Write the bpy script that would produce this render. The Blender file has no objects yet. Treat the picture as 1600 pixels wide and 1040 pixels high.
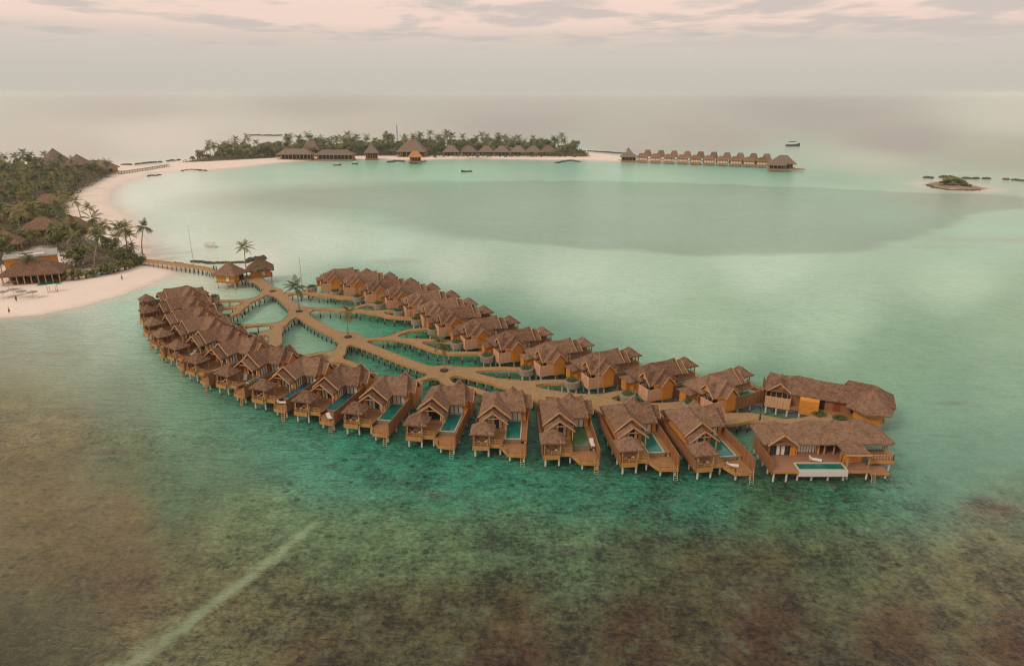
import bpy, math, random
import numpy as np
from mathutils import Vector, noise

rnd = random.Random(7)
scene = bpy.context.scene
COL = scene.collection
R = math.radians
H, F, PITCH = 60.0, 1067.0, math.atan2(375, 1067)
SP, CP = math.sin(PITCH), math.cos(PITCH)


def at(x, y, z=0.0):
    """map-reading helper: where the ground (or height z) lies for a surveyed photo position"""
    v, u = (y - 520) / F, (x - 800) / F
    t = (H - z) / (SP + v * CP)
    return (u * t, (CP - v * SP) * t)


# ------------------------------------------------------------------ materials
MATS = {}


def mat(name, color, rough=0.8, var=None, scale=2.0, bump=0.0, bscale=8.0, stretch=None, spec=0.3, detail=4, metallic=0.0, rand=0.0):
    m = bpy.data.materials.new(name)
    m.use_nodes = True
    nt = m.node_tree
    b = nt.nodes['Principled BSDF']
    b.inputs['Base Color'].default_value = (*color, 1)
    b.inputs['Roughness'].default_value = rough
    b.inputs['Metallic'].default_value = metallic
    b.inputs['Specular IOR Level'].default_value = spec
    tc = nt.nodes.new('ShaderNodeTexCoord')
    mp = nt.nodes.new('ShaderNodeMapping')
    nt.links.new(tc.outputs['Object'], mp.inputs[0])
    if stretch:
        mp.inputs['Scale'].default_value = stretch
    if var is not None:
        n = nt.nodes.new('ShaderNodeTexNoise')
        n.inputs['Scale'].default_value = scale
        n.inputs['Detail'].default_value = detail
        n.inputs['Roughness'].default_value = 0.65
        cr = nt.nodes.new('ShaderNodeValToRGB')
        cr.color_ramp.elements[0].position = 0.32
        cr.color_ramp.elements[1].position = 0.68
        cr.color_ramp.elements[0].color = (*color, 1)
        cr.color_ramp.elements[1].color = (*var, 1)
        nt.links.new(mp.outputs[0], n.inputs[0])
        fac = n.outputs[0]
        if rand:
            oi = nt.nodes.new('ShaderNodeObjectInfo')
            ma = nt.nodes.new('ShaderNodeMath')
            ma.operation = 'MULTIPLY_ADD'
            ma.inputs[1].default_value = rand
            ma.inputs[2].default_value = -rand / 2
            nt.links.new(oi.outputs['Random'], ma.inputs[0])
            ad = nt.nodes.new('ShaderNodeMath')
            ad.operation = 'ADD'
            nt.links.new(fac, ad.inputs[0])
            nt.links.new(ma.outputs[0], ad.inputs[1])
            fac = ad.outputs[0]
        nt.links.new(fac, cr.inputs[0])
        nt.links.new(cr.outputs[0], b.inputs['Base Color'])
    if bump:
        n2 = nt.nodes.new('ShaderNodeTexNoise')
        n2.inputs['Scale'].default_value = bscale
        n2.inputs['Detail'].default_value = 3
        bp = nt.nodes.new('ShaderNodeBump')
        bp.inputs['Strength'].default_value = bump
        bp.inputs['Distance'].default_value = 0.1
        nt.links.new(mp.outputs[0], n2.inputs[0])
        nt.links.new(n2.outputs[0], bp.inputs['Height'])
        nt.links.new(bp.outputs[0], b.inputs['Normal'])
    MATS[name] = m
    return m


def thatch_mat(name, c0, c1, c2):
    m = mat(name, c0, 0.95, spec=0.1)
    nt = m.node_tree
    b = nt.nodes['Principled BSDF']
    tc = nt.nodes['Texture Coordinate'] if 'Texture Coordinate' in nt.nodes else nt.nodes.new('ShaderNodeTexCoord')
    vo = nt.nodes.new('ShaderNodeTexVoronoi')
    vo.inputs['Scale'].default_value = 4.2
    mpp = nt.nodes.new('ShaderNodeMapping')
    mpp.inputs['Scale'].default_value = (1, 1, 1.7)
    nz = nt.nodes.new('ShaderNodeTexNoise')
    nz.inputs['Scale'].default_value = 0.9
    nz.inputs['Detail'].default_value = 7
    nz.inputs['Roughness'].default_value = 0.8
    nt.links.new(tc.outputs['Object'], mpp.inputs[0])
    nt.links.new(mpp.outputs[0], vo.inputs[0])
    nt.links.new(tc.outputs['Object'], nz.inputs[0])
    sep = nt.nodes.new('ShaderNodeSeparateColor')
    nt.links.new(vo.outputs['Color'], sep.inputs[0])
    oi = nt.nodes.new('ShaderNodeObjectInfo')
    mx = nt.nodes.new('ShaderNodeMath'); mx.operation = 'MULTIPLY_ADD'
    nt.links.new(sep.outputs[0], mx.inputs[0])
    mx.inputs[1].default_value = 0.3
    nt.links.new(nz.outputs[0], mx.inputs[2])
    m3 = nt.nodes.new('ShaderNodeMath'); m3.operation = 'MULTIPLY_ADD'
    nt.links.new(oi.outputs['Random'], m3.inputs[0])
    m3.inputs[1].default_value = 0.2
    nt.links.new(mx.outputs[0], m3.inputs[2])
    cr = nt.nodes.new('ShaderNodeValToRGB')
    cr.color_ramp.elements[0].position = 0.4
    cr.color_ramp.elements[0].color = (*c0, 1)
    cr.color_ramp.elements[1].position = 1.2 / 1.25
    cr.color_ramp.elements[1].color = (*c2, 1)
    e = cr.color_ramp.elements.new(0.66)
    e.color = (*c1, 1)
    nt.links.new(m3.outputs[0], cr.inputs[0])
    nt.links.new(cr.outputs[0], b.inputs['Base Color'])
    bp = nt.nodes.new('ShaderNodeBump')
    bp.inputs['Strength'].default_value = 0.8
    bp.inputs['Distance'].default_value = 0.25
    nt.links.new(mx.outputs[0], bp.inputs['Height'])
    nt.links.new(bp.outputs[0], b.inputs['Normal'])
    return m


THATCH = thatch_mat('thatch', (.092, .043, .025), (.182, .094, .055), (.295, .172, .105))
THATCH_FAR = thatch_mat('old_thatch', (.11, .068, .045), (.18, .118, .08), (.26, .18, .13))
DECK = mat('deck_boards', (.27, .12, .038), 0.75, (.38, .185, .068), 1.2, stretch=(6, .6, 1))
DECK_RED = mat('deck_boards_new', (.27, .12, .065), 0.75, (.36, .17, .10), 0.8, stretch=(.5, 5, 1))
EDGE = mat('edge_beam_wood', (.40, .19, .055), 0.7, (.52, .26, .085), 0.8)
ORANGE = mat('orange_plywood', (.55, .195, .022), 0.6, (.68, .26, .04), 0.7, stretch=(1, 1, 3))
PLANK = mat('fence_planks', (.22, .088, .03), 0.8, (.36, .16, .062), 1.4, stretch=(3, 3, .25))
PLANK_IN = mat('fence_planks_pale', (.52, .27, .145), 0.8, (.66, .37, .21), 1.4, stretch=(3, 3, .25))
TIMBER = mat('timber', (.44, .24, .105), 0.7, (.58, .33, .16), 1.5)
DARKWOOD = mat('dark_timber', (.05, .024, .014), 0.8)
ROOM_SHADE = mat('painted_room_shade', (.02, .014, .011), 0.9)  # near-black colour standing in for the shade inside rooms
REDDOOR = mat('red_door', (.24, .045, .02), 0.6)
CURTAIN = mat('curtain', (.70, .61, .47), 0.9, (.82, .74, .60), 1.2, stretch=(5, 5, .3))
GLASS = mat('window_glass', (.03, .05, .055), 0.08, spec=0.6)
COPING = mat('pool_coping', (.40, .39, .29), 0.6, (.50, .47, .36), 2)
SHELL = mat('pool_shell', (.20, .135, .08), 0.8, (.28, .20, .13), 1.5)
WHITE = mat('white_paint', (.66, .60, .54), 0.6)
CUSHION = mat('cushion', (.72, .62, .5), 0.9)
WICKER = mat('wicker', (.45, .24, .1), 0.9)
PATHM = mat('boardwalk_planks', (.265, .158, .068), 0.85, (.36, .218, .10), 0.9, detail=6)
CONC = mat('planter_concrete', (.27, .20, .15), 0.9, (.36, .28, .21), 1)
ROCK = mat('rock', (.055, .045, .035), 0.95, (.13, .10, .075), 0.8, bump=.6, bscale=1.5)
TRUNK = mat('palm_trunk', (.22, .17, .12), 0.95, (.34, .27, .2), 1.5)
BARK = mat('bark', (.12, .085, .06), 0.95, (.2, .15, .1), 2)
FROND = mat('palm_frond', (.07, .082, .018), 0.6, (.24, .195, .055), 0.35, rand=.5)
LEAF = mat('broad_leaves', (.075, .085, .016), 0.6, (.25, .21, .046), 0.4, rand=.35)
SHRUB = mat('shrub_leaves', (.035, .062, .012), 0.6, (.085, .11, .022), 1.1, rand=.3)
GROUNDC = mat('undergrowth_leaves', (.05, .052, .017), 0.7, (.16, .12, .055), 0.05)
GREYROOF = mat('grey_membrane', (.33, .28, .23), 0.8, (.42, .36, .30), 0.3)
HULL = mat('boat_hull', (.03, .03, .035), 0.5)
SKIN = mat('skin', (.30, .16, .10), 0.6)
CLOTHD = mat('dark_cloth', (.02, .018, .018), 0.9)
CLOTHW = mat('pale_cloth', (.6, .55, .5), 0.9)
HAIR = mat('hair', (.01, .008, .007), 0.7)
STEEL = mat('galvanised_steel', (.42, .36, .30), 0.5, metallic=.3)
CANVAS = mat('grey_canvas', (.30, .25, .21), 0.9)


def pool_mat(name, c0, c1):
    return mat(name, c0, 0.07, c1, 0.6, bump=.12, bscale=3.0, spec=.5)


POOL = pool_mat('pool_water', (.006, .105, .075), (.014, .17, .125))
POOL_B = pool_mat('pool_water_bluer', (.006, .10, .115), (.01, .16, .165))
POOL_O = pool_mat('pool_water_olive', (.035, .09, .03), (.055, .12, .045))

# pile: pale concrete with a dark wet tide band by the waterline
PILE = mat('pile_concrete', (.62, .55, .46), 0.85)
nt = PILE.node_tree
ge = nt.nodes.new('ShaderNodeNewGeometry')
sx = nt.nodes.new('ShaderNodeSeparateXYZ')
mr = nt.nodes.new('ShaderNodeMapRange')
nt.links.new(ge.outputs['Position'], sx.inputs[0])
nt.links.new(sx.outputs[2], mr.inputs[0])
mr.inputs[1].default_value = 0.1; mr.inputs[2].default_value = 0.45
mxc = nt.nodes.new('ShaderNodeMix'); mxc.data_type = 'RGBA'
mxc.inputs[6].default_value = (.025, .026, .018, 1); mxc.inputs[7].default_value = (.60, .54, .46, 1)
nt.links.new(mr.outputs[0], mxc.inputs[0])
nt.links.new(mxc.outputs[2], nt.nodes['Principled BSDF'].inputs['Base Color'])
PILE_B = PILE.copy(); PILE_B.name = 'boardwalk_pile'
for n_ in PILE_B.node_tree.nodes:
    if n_.type == 'MAP_RANGE': n_.inputs[1].default_value = .75; n_.inputs[2].default_value = 1.25  # dark foot raised above the tide band, painting in the piles' water reflection
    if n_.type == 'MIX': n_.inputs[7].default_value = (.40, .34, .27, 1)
PILE_DARK = mat('pile_timber', (.045, .03, .02), 0.9, (.10, .065, .04), 2)


# ------------------------------------------------------------------ mesh helpers
class MB:
    def __init__(self):
        self.v, self.f = [], []

    def add(self, vs, fs):
        o = len(self.v)
        self.v += [tuple(p) for p in vs]
        self.f += [tuple(i + o for i in f) for f in fs]

    def box(self, x0, x1, y0, y1, z0, z1):
        self.prism([(x0, y0), (x1, y0), (x1, y1), (x0, y1)], z0, z1)

    def prism(self, poly, z0, z1):
        n = len(poly)
        vs = [(x, y, z0) for x, y in poly] + [(x, y, z1) for x, y in poly]
        fs = [tuple(range(n - 1, -1, -1)), tuple(range(n, 2 * n))]
        fs += [(i, (i + 1) % n, n + (i + 1) % n, n + i) for i in range(n)]
        self.add(vs, fs)

    def beam(self, a, b, w=.1, h=.1):
        a, b = Vector(a), Vector(b)
        d = (b - a).normalized()
        s = d.cross(Vector((0, 0, 1)))
        s = s.normalized() if s.length > 1e-4 else Vector((1, 0, 0))
        u = s.cross(d)
        s, u = s * w / 2, u * h / 2
        vs = [p + i * s + j * u for p in (a, b) for i, j in ((-1, -1), (1, -1), (1, 1), (-1, 1))]
        self.add(vs, [(3, 2, 1, 0), (4, 5, 6, 7), (0, 1, 5, 4), (1, 2, 6, 5), (2, 3, 7, 6), (3, 0, 4, 7)])

    def tube(self, pts, radii, n=8):
        rings, vs, fs = [], [], []
        for i, p in enumerate(pts):
            p = Vector(p)
            d = Vector(pts[min(i + 1, len(pts) - 1)]) - Vector(pts[max(i - 1, 0)])
            d.normalize()
            s = d.cross(Vector((0, 1, .01))).normalized()
            u = d.cross(s)
            for k in range(n):
                a = 2 * math.pi * k / n
                vs.append(p + (s * math.cos(a) + u * math.sin(a)) * radii[i])
        for i in range(len(pts) - 1):
            for k in range(n):
                k2 = (k + 1) % n
                fs.append((i * n + k, i * n + k2, (i + 1) * n + k2, (i + 1) * n + k))
        fs.append(tuple(range(n - 1, -1, -1)))
        fs.append(tuple((len(pts) - 1) * n + k for k in range(n)))
        self.add(vs, fs)

    def slab(self, grid, t):
        """closed slab hanging t below a grid of points"""
        nu, nv = len(grid), len(grid[0])
        vs = [p for row in grid for p in row] + [(p[0], p[1], p[2] - t) for row in grid for p in row]
        o = nu * nv
        fs = []
        for i in range(nu - 1):
            for j in range(nv - 1):
                a, b, c, d = i * nv + j, i * nv + j + 1, (i + 1) * nv + j + 1, (i + 1) * nv + j
                fs += [(a, b, c, d), (o + d, o + c, o + b, o + a)]
        rim = [(0, j) for j in range(nv)] + [(i, nv - 1) for i in range(1, nu)] + [(nu - 1, j) for j in range(nv - 2, -1, -1)] + [(i, 0) for i in range(nu - 2, 0, -1)]
        for k in range(len(rim)):
            a = rim[k][0] * nv + rim[k][1]
            b2 = rim[(k + 1) % len(rim)]
            b = b2[0] * nv + b2[1]
            fs.append((b, a, o + a, o + b))
        self.add(vs, fs)

    def xform(self, mir=False, rot=0.0, loc=(0, 0, 0)):
        c, s = math.cos(rot), math.sin(rot)
        m = -1 if mir else 1
        self.v = [((x * m) * c - y * s + loc[0], (x * m) * s + y * c + loc[1], z + loc[2]) for x, y, z in self.v]
        if mir:
            self.f = [f[::-1] for f in self.f]
        return self

    def build(self, name, m, parent=None, mir=False, smooth=False, loc=None):
        if mir:
            self.xform(True)
        me = bpy.data.meshes.new(name)
        me.from_pydata(self.v, [], self.f)
        me.materials.append(m)
        if smooth:
            me.polygons.foreach_set('use_smooth', [True] * len(me.polygons))
        return link(name, me, parent, loc)


def link(name, me, parent=None, loc=None):
    o = bpy.data.objects.new(name, me)
    COL.objects.link(o)
    if parent:
        o.parent = parent
    if loc:
        o.location = loc
    return o


def tag(o, label=None, cat=None, group=None, kind=None):
    if label: o['label'] = label
    if cat: o['category'] = cat
    if group: o['group'] = group
    if kind: o['kind'] = kind
    return o


def thing(name, label, cat, loc, rz=0.0, group=None):
    o = bpy.data.objects.new(name, None)
    o.empty_display_size = .5
    COL.objects.link(o)
    o.location = loc if len(loc) == 3 else (*loc, 0)
    o.rotation_euler[2] = rz
    return tag(o, label, cat, group)


KIDS = {}


def kids(o):
    if o.name not in KIDS:
        KIDS[o.name] = list(o.children)
    return KIDS[o.name]


def dup(o, loc=None, rz=None, label=None, parent=None, scale=None):
    c = o.copy()
    COL.objects.link(c)
    if parent: c.parent = parent
    if loc is not None: c.location = loc if len(loc) == 3 else (*loc, 0)
    if rz is not None: c.rotation_euler[2] = rz
    if scale: c.scale = scale
    if label: c['label'] = label
    for k in kids(o):
        dup(k, parent=c)
    return c


def jit(x, y, z, a):
    n = noise.noise(Vector((x * 1.3, y * 1.3, z * 1.3)))
    n2 = noise.noise(Vector((x * .5 + 9, y * .5, z)))
    return z + a * (n + .7 * n2)


def wing(mb, axis, c, s0, s1, hw, z0, z1, ze, h0=0.0, h1=0.0, dip=0.0, t=.28, j=.07, hw1=None, step=.55, conc=.12):
    """thatched gable wing: ridge along axis at cross position c from s0 to s1; h>0 hips that end, h<0 makes a prow"""
    hw1 = hw1 or hw
    nu = max(3, int((s1 - s0 + max(h0, 0) + max(h1, 0)) / step))
    nv = max(3, int(hw * 1.3 / step))

    def P(u, w, side):
        L = s0 - h0 * w + (s1 + h1 * w - s0 + h0 * w) * u
        zr = z0 + (z1 - z0) * u - dip * math.sin(math.pi * u)
        z = zr * (1 - w) + ze * w - conc * math.sin(math.pi * w)
        X = c + side * w * hw
        x, y = (X, L) if axis == 'y' else (L, X)
        if w > .99:
            z -= .12 * abs(noise.noise(Vector((x * 2.1, y * 2.1, 3))))
        return (x, y, jit(x, y, z, j))

    for side in (-1, 1):
        g = [[P(i / nu, k / nv, side) for k in range(nv + 1)] for i in range(nu + 1)]
        flip = (side == 1) == (axis == 'y')
        mb.slab(g if not flip else g[::-1], t)
    for end, h in ((0, h0), (1, h1)):
        if h > 0.3:
            nx = max(2, int(hw * 2 / step))
            g = []
            for k in range(nv + 1):
                a, b = Vector(P(end, k / nv, -1)), Vector(P(end, k / nv, 1))
                g.append([tuple(a.lerp(b, i / nx)) for i in range(nx + 1)])
            flip = (end == 1) == (axis == 'y')
            mb.slab(g[::-1] if flip else g, t)


def hip(mb, cx, cy, hx, hy, za, ze, ridge=0.0, t=.22, j=.05, step=.55):
    """hip roof, ridge half length along x"""
    wing(mb, 'x', cy, cx - ridge, cx + ridge + .01, hy, za, za, ze, hx - ridge, hx - ridge, t=t, j=j, step=step)


def pyramid_n(mb, n, r, za, ze, t=.25, seg=6, rot=0.0):
    for k in range(n):
        a0, a1 = rot + 2 * math.pi * k / n, rot + 2 * math.pi * (k + 1) / n
        g = []
        for i in range(seg + 1):
            w = i / seg
            row = []
            for q in range(4):
                u = q / 3
                x = (math.cos(a0) * (1 - u) + math.cos(a1) * u) * r * w
                y = (math.sin(a0) * (1 - u) + math.sin(a1) * u) * r * w
                z = za * (1 - w) + ze * w - .25 * math.sin(math.pi * w)
                row.append((x, y, jit(x, y, z, .05)))
            g.append(row)
        mb.slab(g[::-1], t)


def cyl_mesh(name, r, z0, z1, m, n=8):
    mb = MB()
    mb.tube([(0, 0, z0), (0, 0, z1)], [r, r], n)
    me = bpy.data.meshes.new(name)
    me.from_pydata(mb.v, [], mb.f)
    me.materials.append(m)
    return me


PILE_ME = cyl_mesh('pile', .17, -2.4, 2.2, PILE)


def leaf_blob(mb, c, rad, n, size, rs, flat=.75):
    for _ in range(n):
        d = Vector((rs.gauss(0, 1), rs.gauss(0, 1), rs.gauss(0, 1))).normalized()
        r = rs.random() ** .4
        p = Vector(c) + Vector((d.x * rad[0], d.y * rad[1], d.z * rad[2])) * r
        nrm = (d + Vector((rs.uniform(-.6, .6), rs.uniform(-.6, .6), rs.uniform(0, 1.1)))).normalized()
        a = nrm.orthogonal().normalized()
        a.rotate(__import__('mathutils').Quaternion(nrm, rs.uniform(0, 6.28)))
        b = nrm.cross(a)
        s = size * rs.uniform(.6, 1.3)
        mb.add([p - a * s, p - b * s * .5, p + a * s, p + b * s * .5], [(0, 1, 2, 3)])


# ------------------------------------------------------------------ overwater villa
def rail(mb, pts, z, h=.95, post=1.3):
    for a, b in zip(pts, pts[1:]):
        L = math.dist(a, b)
        n = max(1, round(L / post))
        for i in range(n + 1):
            x, y = a[0] + (b[0] - a[0]) * i / n, a[1] + (b[1] - a[1]) * i / n
            mb.box(x - .05, x + .05, y - .05, y + .05, z, z + h)
        for q in (.45, .9):
            mb.beam((*a, z + q * h), (*b, z + q * h), .06, .07)


def boards(mb, a, b, z0, z1, th=.07, w=.55, gap=.03, lip=0.0):
    L = math.dist(a, b)
    n = max(1, round(L / w))
    dx, dy = (b[0] - a[0]) / L, (b[1] - a[1]) / L
    px, py = -dy * th / 2, dx * th / 2
    for i in range(n):
        s0, s1 = L * i / n + gap / 2, L * (i + 1) / n - gap / 2
        o = .018 if i % 2 else -.018
        q = [(a[0] + dx * s + k * px - dy * o, a[1] + dy * s + k * py + dx * o) for s, k in ((s0, 1), (s0, -1), (s1, -1), (s1, 1))]
        mb.prism(q, z0, z1 + lip * ((i * 7919) % 5 - 2) * .02)


def make_villa(mir, name, label, cat, group, pool_m=POOL, closed=True):
    t = thing(name, label, cat, (0, 0, 0), 0, group)
    B = lambda n, mb, m, p=t, **k: mb.build(n, m, p, mir, **k)
    # decks
    mb = MB()
    mb.prism([(-4.6, .2), (-1.9, .2), (-1.9, .95), (.3, .95), (.68, 2.95), (.68, 10.3), (-4.6, 10.3)], 2.2, 2.5)
    mb.box(-4.6, 4.6, 10.3, 17.2, 2.19, 2.49)
    mb.box(3.62, 4.6, 2.95, 10.3, 2.2, 2.5)
    B('deck', mb, DECK)
    mb = MB()
    mb.prism([(.32, .97), (1.5, -.95), (4.6, -1.25), (4.6, 2.9), (.7, 2.9)], 1.5, 1.8)
    B('sun_platform', mb, DECK)
    mb = MB()
    mb.box(-4.66, -1.86, .1, .19, 1.75, 2.54)
    mb.beam((-1.86, .9, 2.2), (.3, .9, 2.2), .1, .66)
    mb.beam((.3, .9, 1.9), (1.48, -1.02, 1.62), .1, .62)
    mb.beam((1.48, -1.02, 1.58), (4.66, -1.32, 1.58), .1, .56)
    B('edge_beam', mb, EDGE)
    mb = MB()
    rail(mb, [(-1.8, 1.1), (.25, 1.1)], 2.5)
    rail(mb, [(-4.45, .3), (-2.0, .3)], 2.5, .8)
    rail(mb, [(.4, 1.0), (1.55, -.85), (3.6, -1.05)], 1.8)
    B('railing', mb, EDGE)
    # privacy fences
    mb = MB()
    boards(mb, (4.68, -1.2), (4.68, 11.4), 1.55, 4.1)
    mb.box(4.62, 4.74, -1.2, 11.4, 4.12, 4.2)
    B('privacy_fence', mb, PLANK)
    mb = MB()
    boards(mb, (-4.68, .3), (-4.68, 17.2), 1.7, 3.75)
    B('privacy_fence', mb, PLANK)
    mb = MB()
    boards(mb, (1.5, 17.35), (4.72, 17.35), 1.8, 4.35)
    boards(mb, (4.7, 17.3), (4.7, 14.25), 1.8, 4.35)
    boards(mb, (1.5, 15.8), (1.5, 17.3), 1.8, 4.35)
    mb.box(1.42, 4.8, 17.25, 17.45, 4.42, 4.48)
    B('courtyard_fence', mb, PLANK_IN)
    # piles
    for x, y in [(-4.2, .6), (-1.9, .7), (.1, 1.5), (1.9, -.55), (4.3, -.8), (4.35, 3.2), (4.35, 6.6), (4.35, 10), (4.35, 13.4), (4.35, 17),
                 (-4.3, 3.8), (-4.3, 7.1), (-4.3, 10.4), (-4.3, 13.7), (-4.3, 17), (2.2, 17.1), (0, 17), (-2.2, 17), (.4, 5), (.4, 10), (0, 13.7)]:
        o = link('pile', PILE_ME, t, ((-x if mir else x), y, 0))
        if y < 0: o.scale[2] = .75
    # pool
    mb = MB()
    mb.box(.72, 3.6, 2.94, 3.2, 1.25, 2.5)
    mb.box(.72, .95, 3.2, 10.28, 1.25, 2.5)
    mb.box(3.35, 3.6, 3.2, 10.28, 1.25, 2.5)
    mb.box(.95, 3.35, 9.9, 10.28, 1.25, 2.5)
    mb.box(.95, 3.35, 3.2, 9.9, 1.25, 1.4)
    pl = B('pool', mb, SHELL)
    mb = MB()
    mb.box(.7, 3.62, 2.98, 3.18, 2.51, 2.6); mb.box(3.4, 3.62, 3.19, 10.28, 2.51, 2.62); mb.box(.7, .9, 3.19, 10.28, 2.51, 2.56); mb.box(.91, 3.39, 9.95, 10.28, 2.51, 2.58)
    B('coping', mb, COPING, pl)
    mb = MB()
    mb.box(.951, 3.349, 3.201, 9.899, 1.45, 2.53)
    B('pool_water', mb, pool_m, pl)
    # ladder
    mb = MB()
    for x in (3.75, 4.4):
        mb.beam((x, -1.4, 2.5), (x, -1.95, -.6), .08, .08)
    for i in range(7):
        q = i / 6
        mb.beam((3.75, -1.45 - .5 * q, 1.9 - 2.3 * q), (4.4, -1.45 - .5 * q, 1.9 - 2.3 * q), .1, .06)
    B('ladder', mb, TIMBER)
    # walls
    mb = MB()
    mb.box(-3.7, -3.55, 7.2, 16.2, 2.5, 5.3)
    mb.box(.62, .75, 7.2, 10.3, 2.5, 5.2)
    mb.box(-3.55, -2.7, 7.2, 7.32, 2.5, 5.2)
    mb.box(.1, .62, 7.2, 7.32, 2.5, 5.0)
    mb.add([(-3.6, 7.15, 5.1), (.75, 7.15, 5.1), (-1.35, 7.15, 7.0)], [(0, 1, 2)])
    mb.box(.76, 1.0, 10.35, 10.5, 2.5, 5.2)
    B('wall', mb, ORANGE)
    mb = MB(); mb.box(3.5, 4.3, 10.35, 10.5, 2.5, 5.2); mb.box(4.2, 4.32, 10.5, 11.7, 2.5, 5.2); B('wall', mb, ORANGE)
    mb = MB(); mb.box(4.2, 4.32, 14.1, 15.6, 2.5, 5.0); B('wall', mb, ORANGE)
    mb = MB(); mb.box(-3.55, -.3, 16.1, 16.22, 2.5, 5.0); B('wall', mb, ORANGE)
    mb = MB()   # orange bathroom bay with a gable of its own
    mb.box(4.25, 5.0, 11.5, 14.2, 1.75, 4.75)
    mb.add([(5.0, 11.5, 4.76), (5.0, 14.2, 4.76), (5.0, 12.85, 6.45), (4.3, 11.5, 4.76), (4.3, 14.2, 4.76), (4.3, 12.85, 6.45)],
           [(0, 1, 2), (0, 2, 5, 3), (1, 4, 5, 2)])
    B('bay_wall', mb, ORANGE)
    mb = MB()
    mb.box(-3.3, -1.6, 16.25, 18.3, 1.9, 4.2)
    mb.box(-1.55, -.5, 16.25, 17.2, 1.9, 4.0)
    B('entrance_wall', mb, ORANGE)
    # windows
    mb = MB()
    for x in (-2.7, -2.0, -1.3, -.6, .05):
        mb.box(x - .05, x + .05, 7.16, 7.28, 2.5, 5.1)
    mb.box(-2.7, .1, 7.16, 7.28, 5.0, 5.15)
    w = B('lounge_window', mb, DARKWOOD)
    mb = MB()
    if closed:
        for x in (-2.65, -1.95, -.55):
            mb.box(x, x + .6, 7.32, 7.38, 2.52, 5.0)
        B('curtain', mb, CURTAIN, w)
        mb = MB(); mb.box(-1.25, -.65, 7.34, 7.39, 2.52, 5.0)
        B('pane', mb, GLASS, w)
    else:
        mb.box(-2.68, -2.3, 7.05, 7.15, 2.52, 5.0); B('curtain', mb, CURTAIN, w)
        mb = MB(); mb.box(-.1, .1, 7.05, 7.15, 2.52, 5.0); B('curtain', mb, CURTAIN, w)
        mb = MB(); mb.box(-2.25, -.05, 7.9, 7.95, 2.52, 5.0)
        B('painted_room_shade', mb, ROOM_SHADE, w)  # dark sheet behind the open doors, painted as the lounge's shade
    mb = MB()
    for x in (1.0, 1.83, 2.66, 3.5):
        mb.box(x - .05, x + .05, 10.32, 10.44, 2.5, 5.0)
    w = B('bedroom_window', mb, DARKWOOD)
    mb = MB()
    for i in range(3):
        mb.box(1.06 + i * .83, 1.77 + i * .83, 10.45, 10.5, 2.52, 5.0)
    B('curtain', mb, CURTAIN, w)
    mb = MB()
    for y in (7.4, 8.1, 8.8, 9.5):
        mb.box(.75, .83, y, y + .08, 2.5, 4.8)
    w = B('side_window', mb, DARKWOOD)
    mb = MB()
    for y in (7.52, 8.22, 8.92):
        mb.box(.755, .785, y, y + .5, 2.52, 4.7)
    B('curtain', mb, CURTAIN, w)
    # bathroom gable front (faces the courtyard)
    mb = MB(); mb.box(-.2, 3.2, 15.86, 15.92, 2.5, 4.7)
    mb.add([(-.2, 15.9, 4.705), (3.2, 15.9, 4.705), (1.5, 15.9, 6.5)], [(1, 0, 2)])
    w = B('bathroom_window', mb, GLASS)
    mb = MB()
    for x in (-.2, .95, 2.05, 3.2):
        mb.box(x - .06, x + .06, 15.93, 16.02, 2.5, 5.0)
    mb.add([(.45, 15.98, 5.3), (2.55, 15.98, 5.3), (1.5, 15.98, 6.5), (1.45, 15.98, 6.5)], [(1, 0, 3, 2)])
    B('window_frame', mb, ORANGE, w)
    # roofs
    mb = MB()
    wing(mb, 'y', -1.35, 6.6, 12.9, 2.9, 7.45, 7.35, 5.0, 0, 4.1, dip=.2)
    wing(mb, 'x', 12.7, -1.5, 3.5, 3.35, 7.2, 7.75, 4.9, 1.2, .75, dip=.22)
    wing(mb, 'y', 1.5, 12.6, 16.3, 2.2, 6.7, 6.9, 4.7, 0, 0)
    wing(mb, 'x', 12.85, 3.0, 5.3, 1.75, 6.75, 6.75, 4.8, 0, 0, t=.2, j=.03)
    rf = B('roof', mb, THATCH)
    for sx_ in (-1, 1):
        q_ = MB(); q_.beam((-1.35, 6.55, 7.35), (-1.35 + sx_ * 2.95, 6.55, 4.83), .1, .26); B('bargeboard', q_, TIMBER, rf)
    for sx_ in (-1, 1):
        q_ = MB(); q_.beam((1.5, 16.37, 6.8), (1.5 + sx_ * 2.25, 16.37, 4.6), .1, .24); B('bargeboard', q_, TIMBER, rf)
        q_ = MB(); q_.beam((5.36, 12.85, 6.68), (5.36, 12.85 + sx_ * 1.78, 4.72), .09, .2); B('bargeboard', q_, TIMBER, rf)
    mb = MB()
    wing(mb, 'y', -1.45, 4.8, 7.9, 2.65, 6.65, 6.65, 4.65, 0, 0)
    pr = B('porch_roof', mb, THATCH)
    for sx_ in (-1, 1):
        q_ = MB(); q_.beam((-1.45, 4.75, 6.55), (-1.45 + sx_ * 2.7, 4.75, 4.5), .1, .24); B('bargeboard', q_, TIMBER, pr)
    q_ = MB(); q_.beam((-2.6, 4.95, 5.45), (-.3, 4.95, 5.45), .1, .14); B('bargeboard', q_, TIMBER, pr)
    for x in (-3.75, .85):
        mb = MB(); mb.box(x - .09, x + .09, 5.1, 5.28, 2.5, 4.75)
        B('porch_post', mb, TIMBER)
    mb = MB()
    hip(mb, -3.0, 2.2, 2.15, 1.95, 6.3, 4.75, .5)
    B('pavilion_roof', mb, THATCH)
    for x, y in ((-4.4, .55), (-1.75, .55), (-4.4, 3.75), (-1.75, 3.75)):
        mb = MB(); mb.box(x - .08, x + .08, y - .08, y + .08, 2.5, 4.95)
        B('pavilion_post', mb, TIMBER)
    mb = MB()
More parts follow.
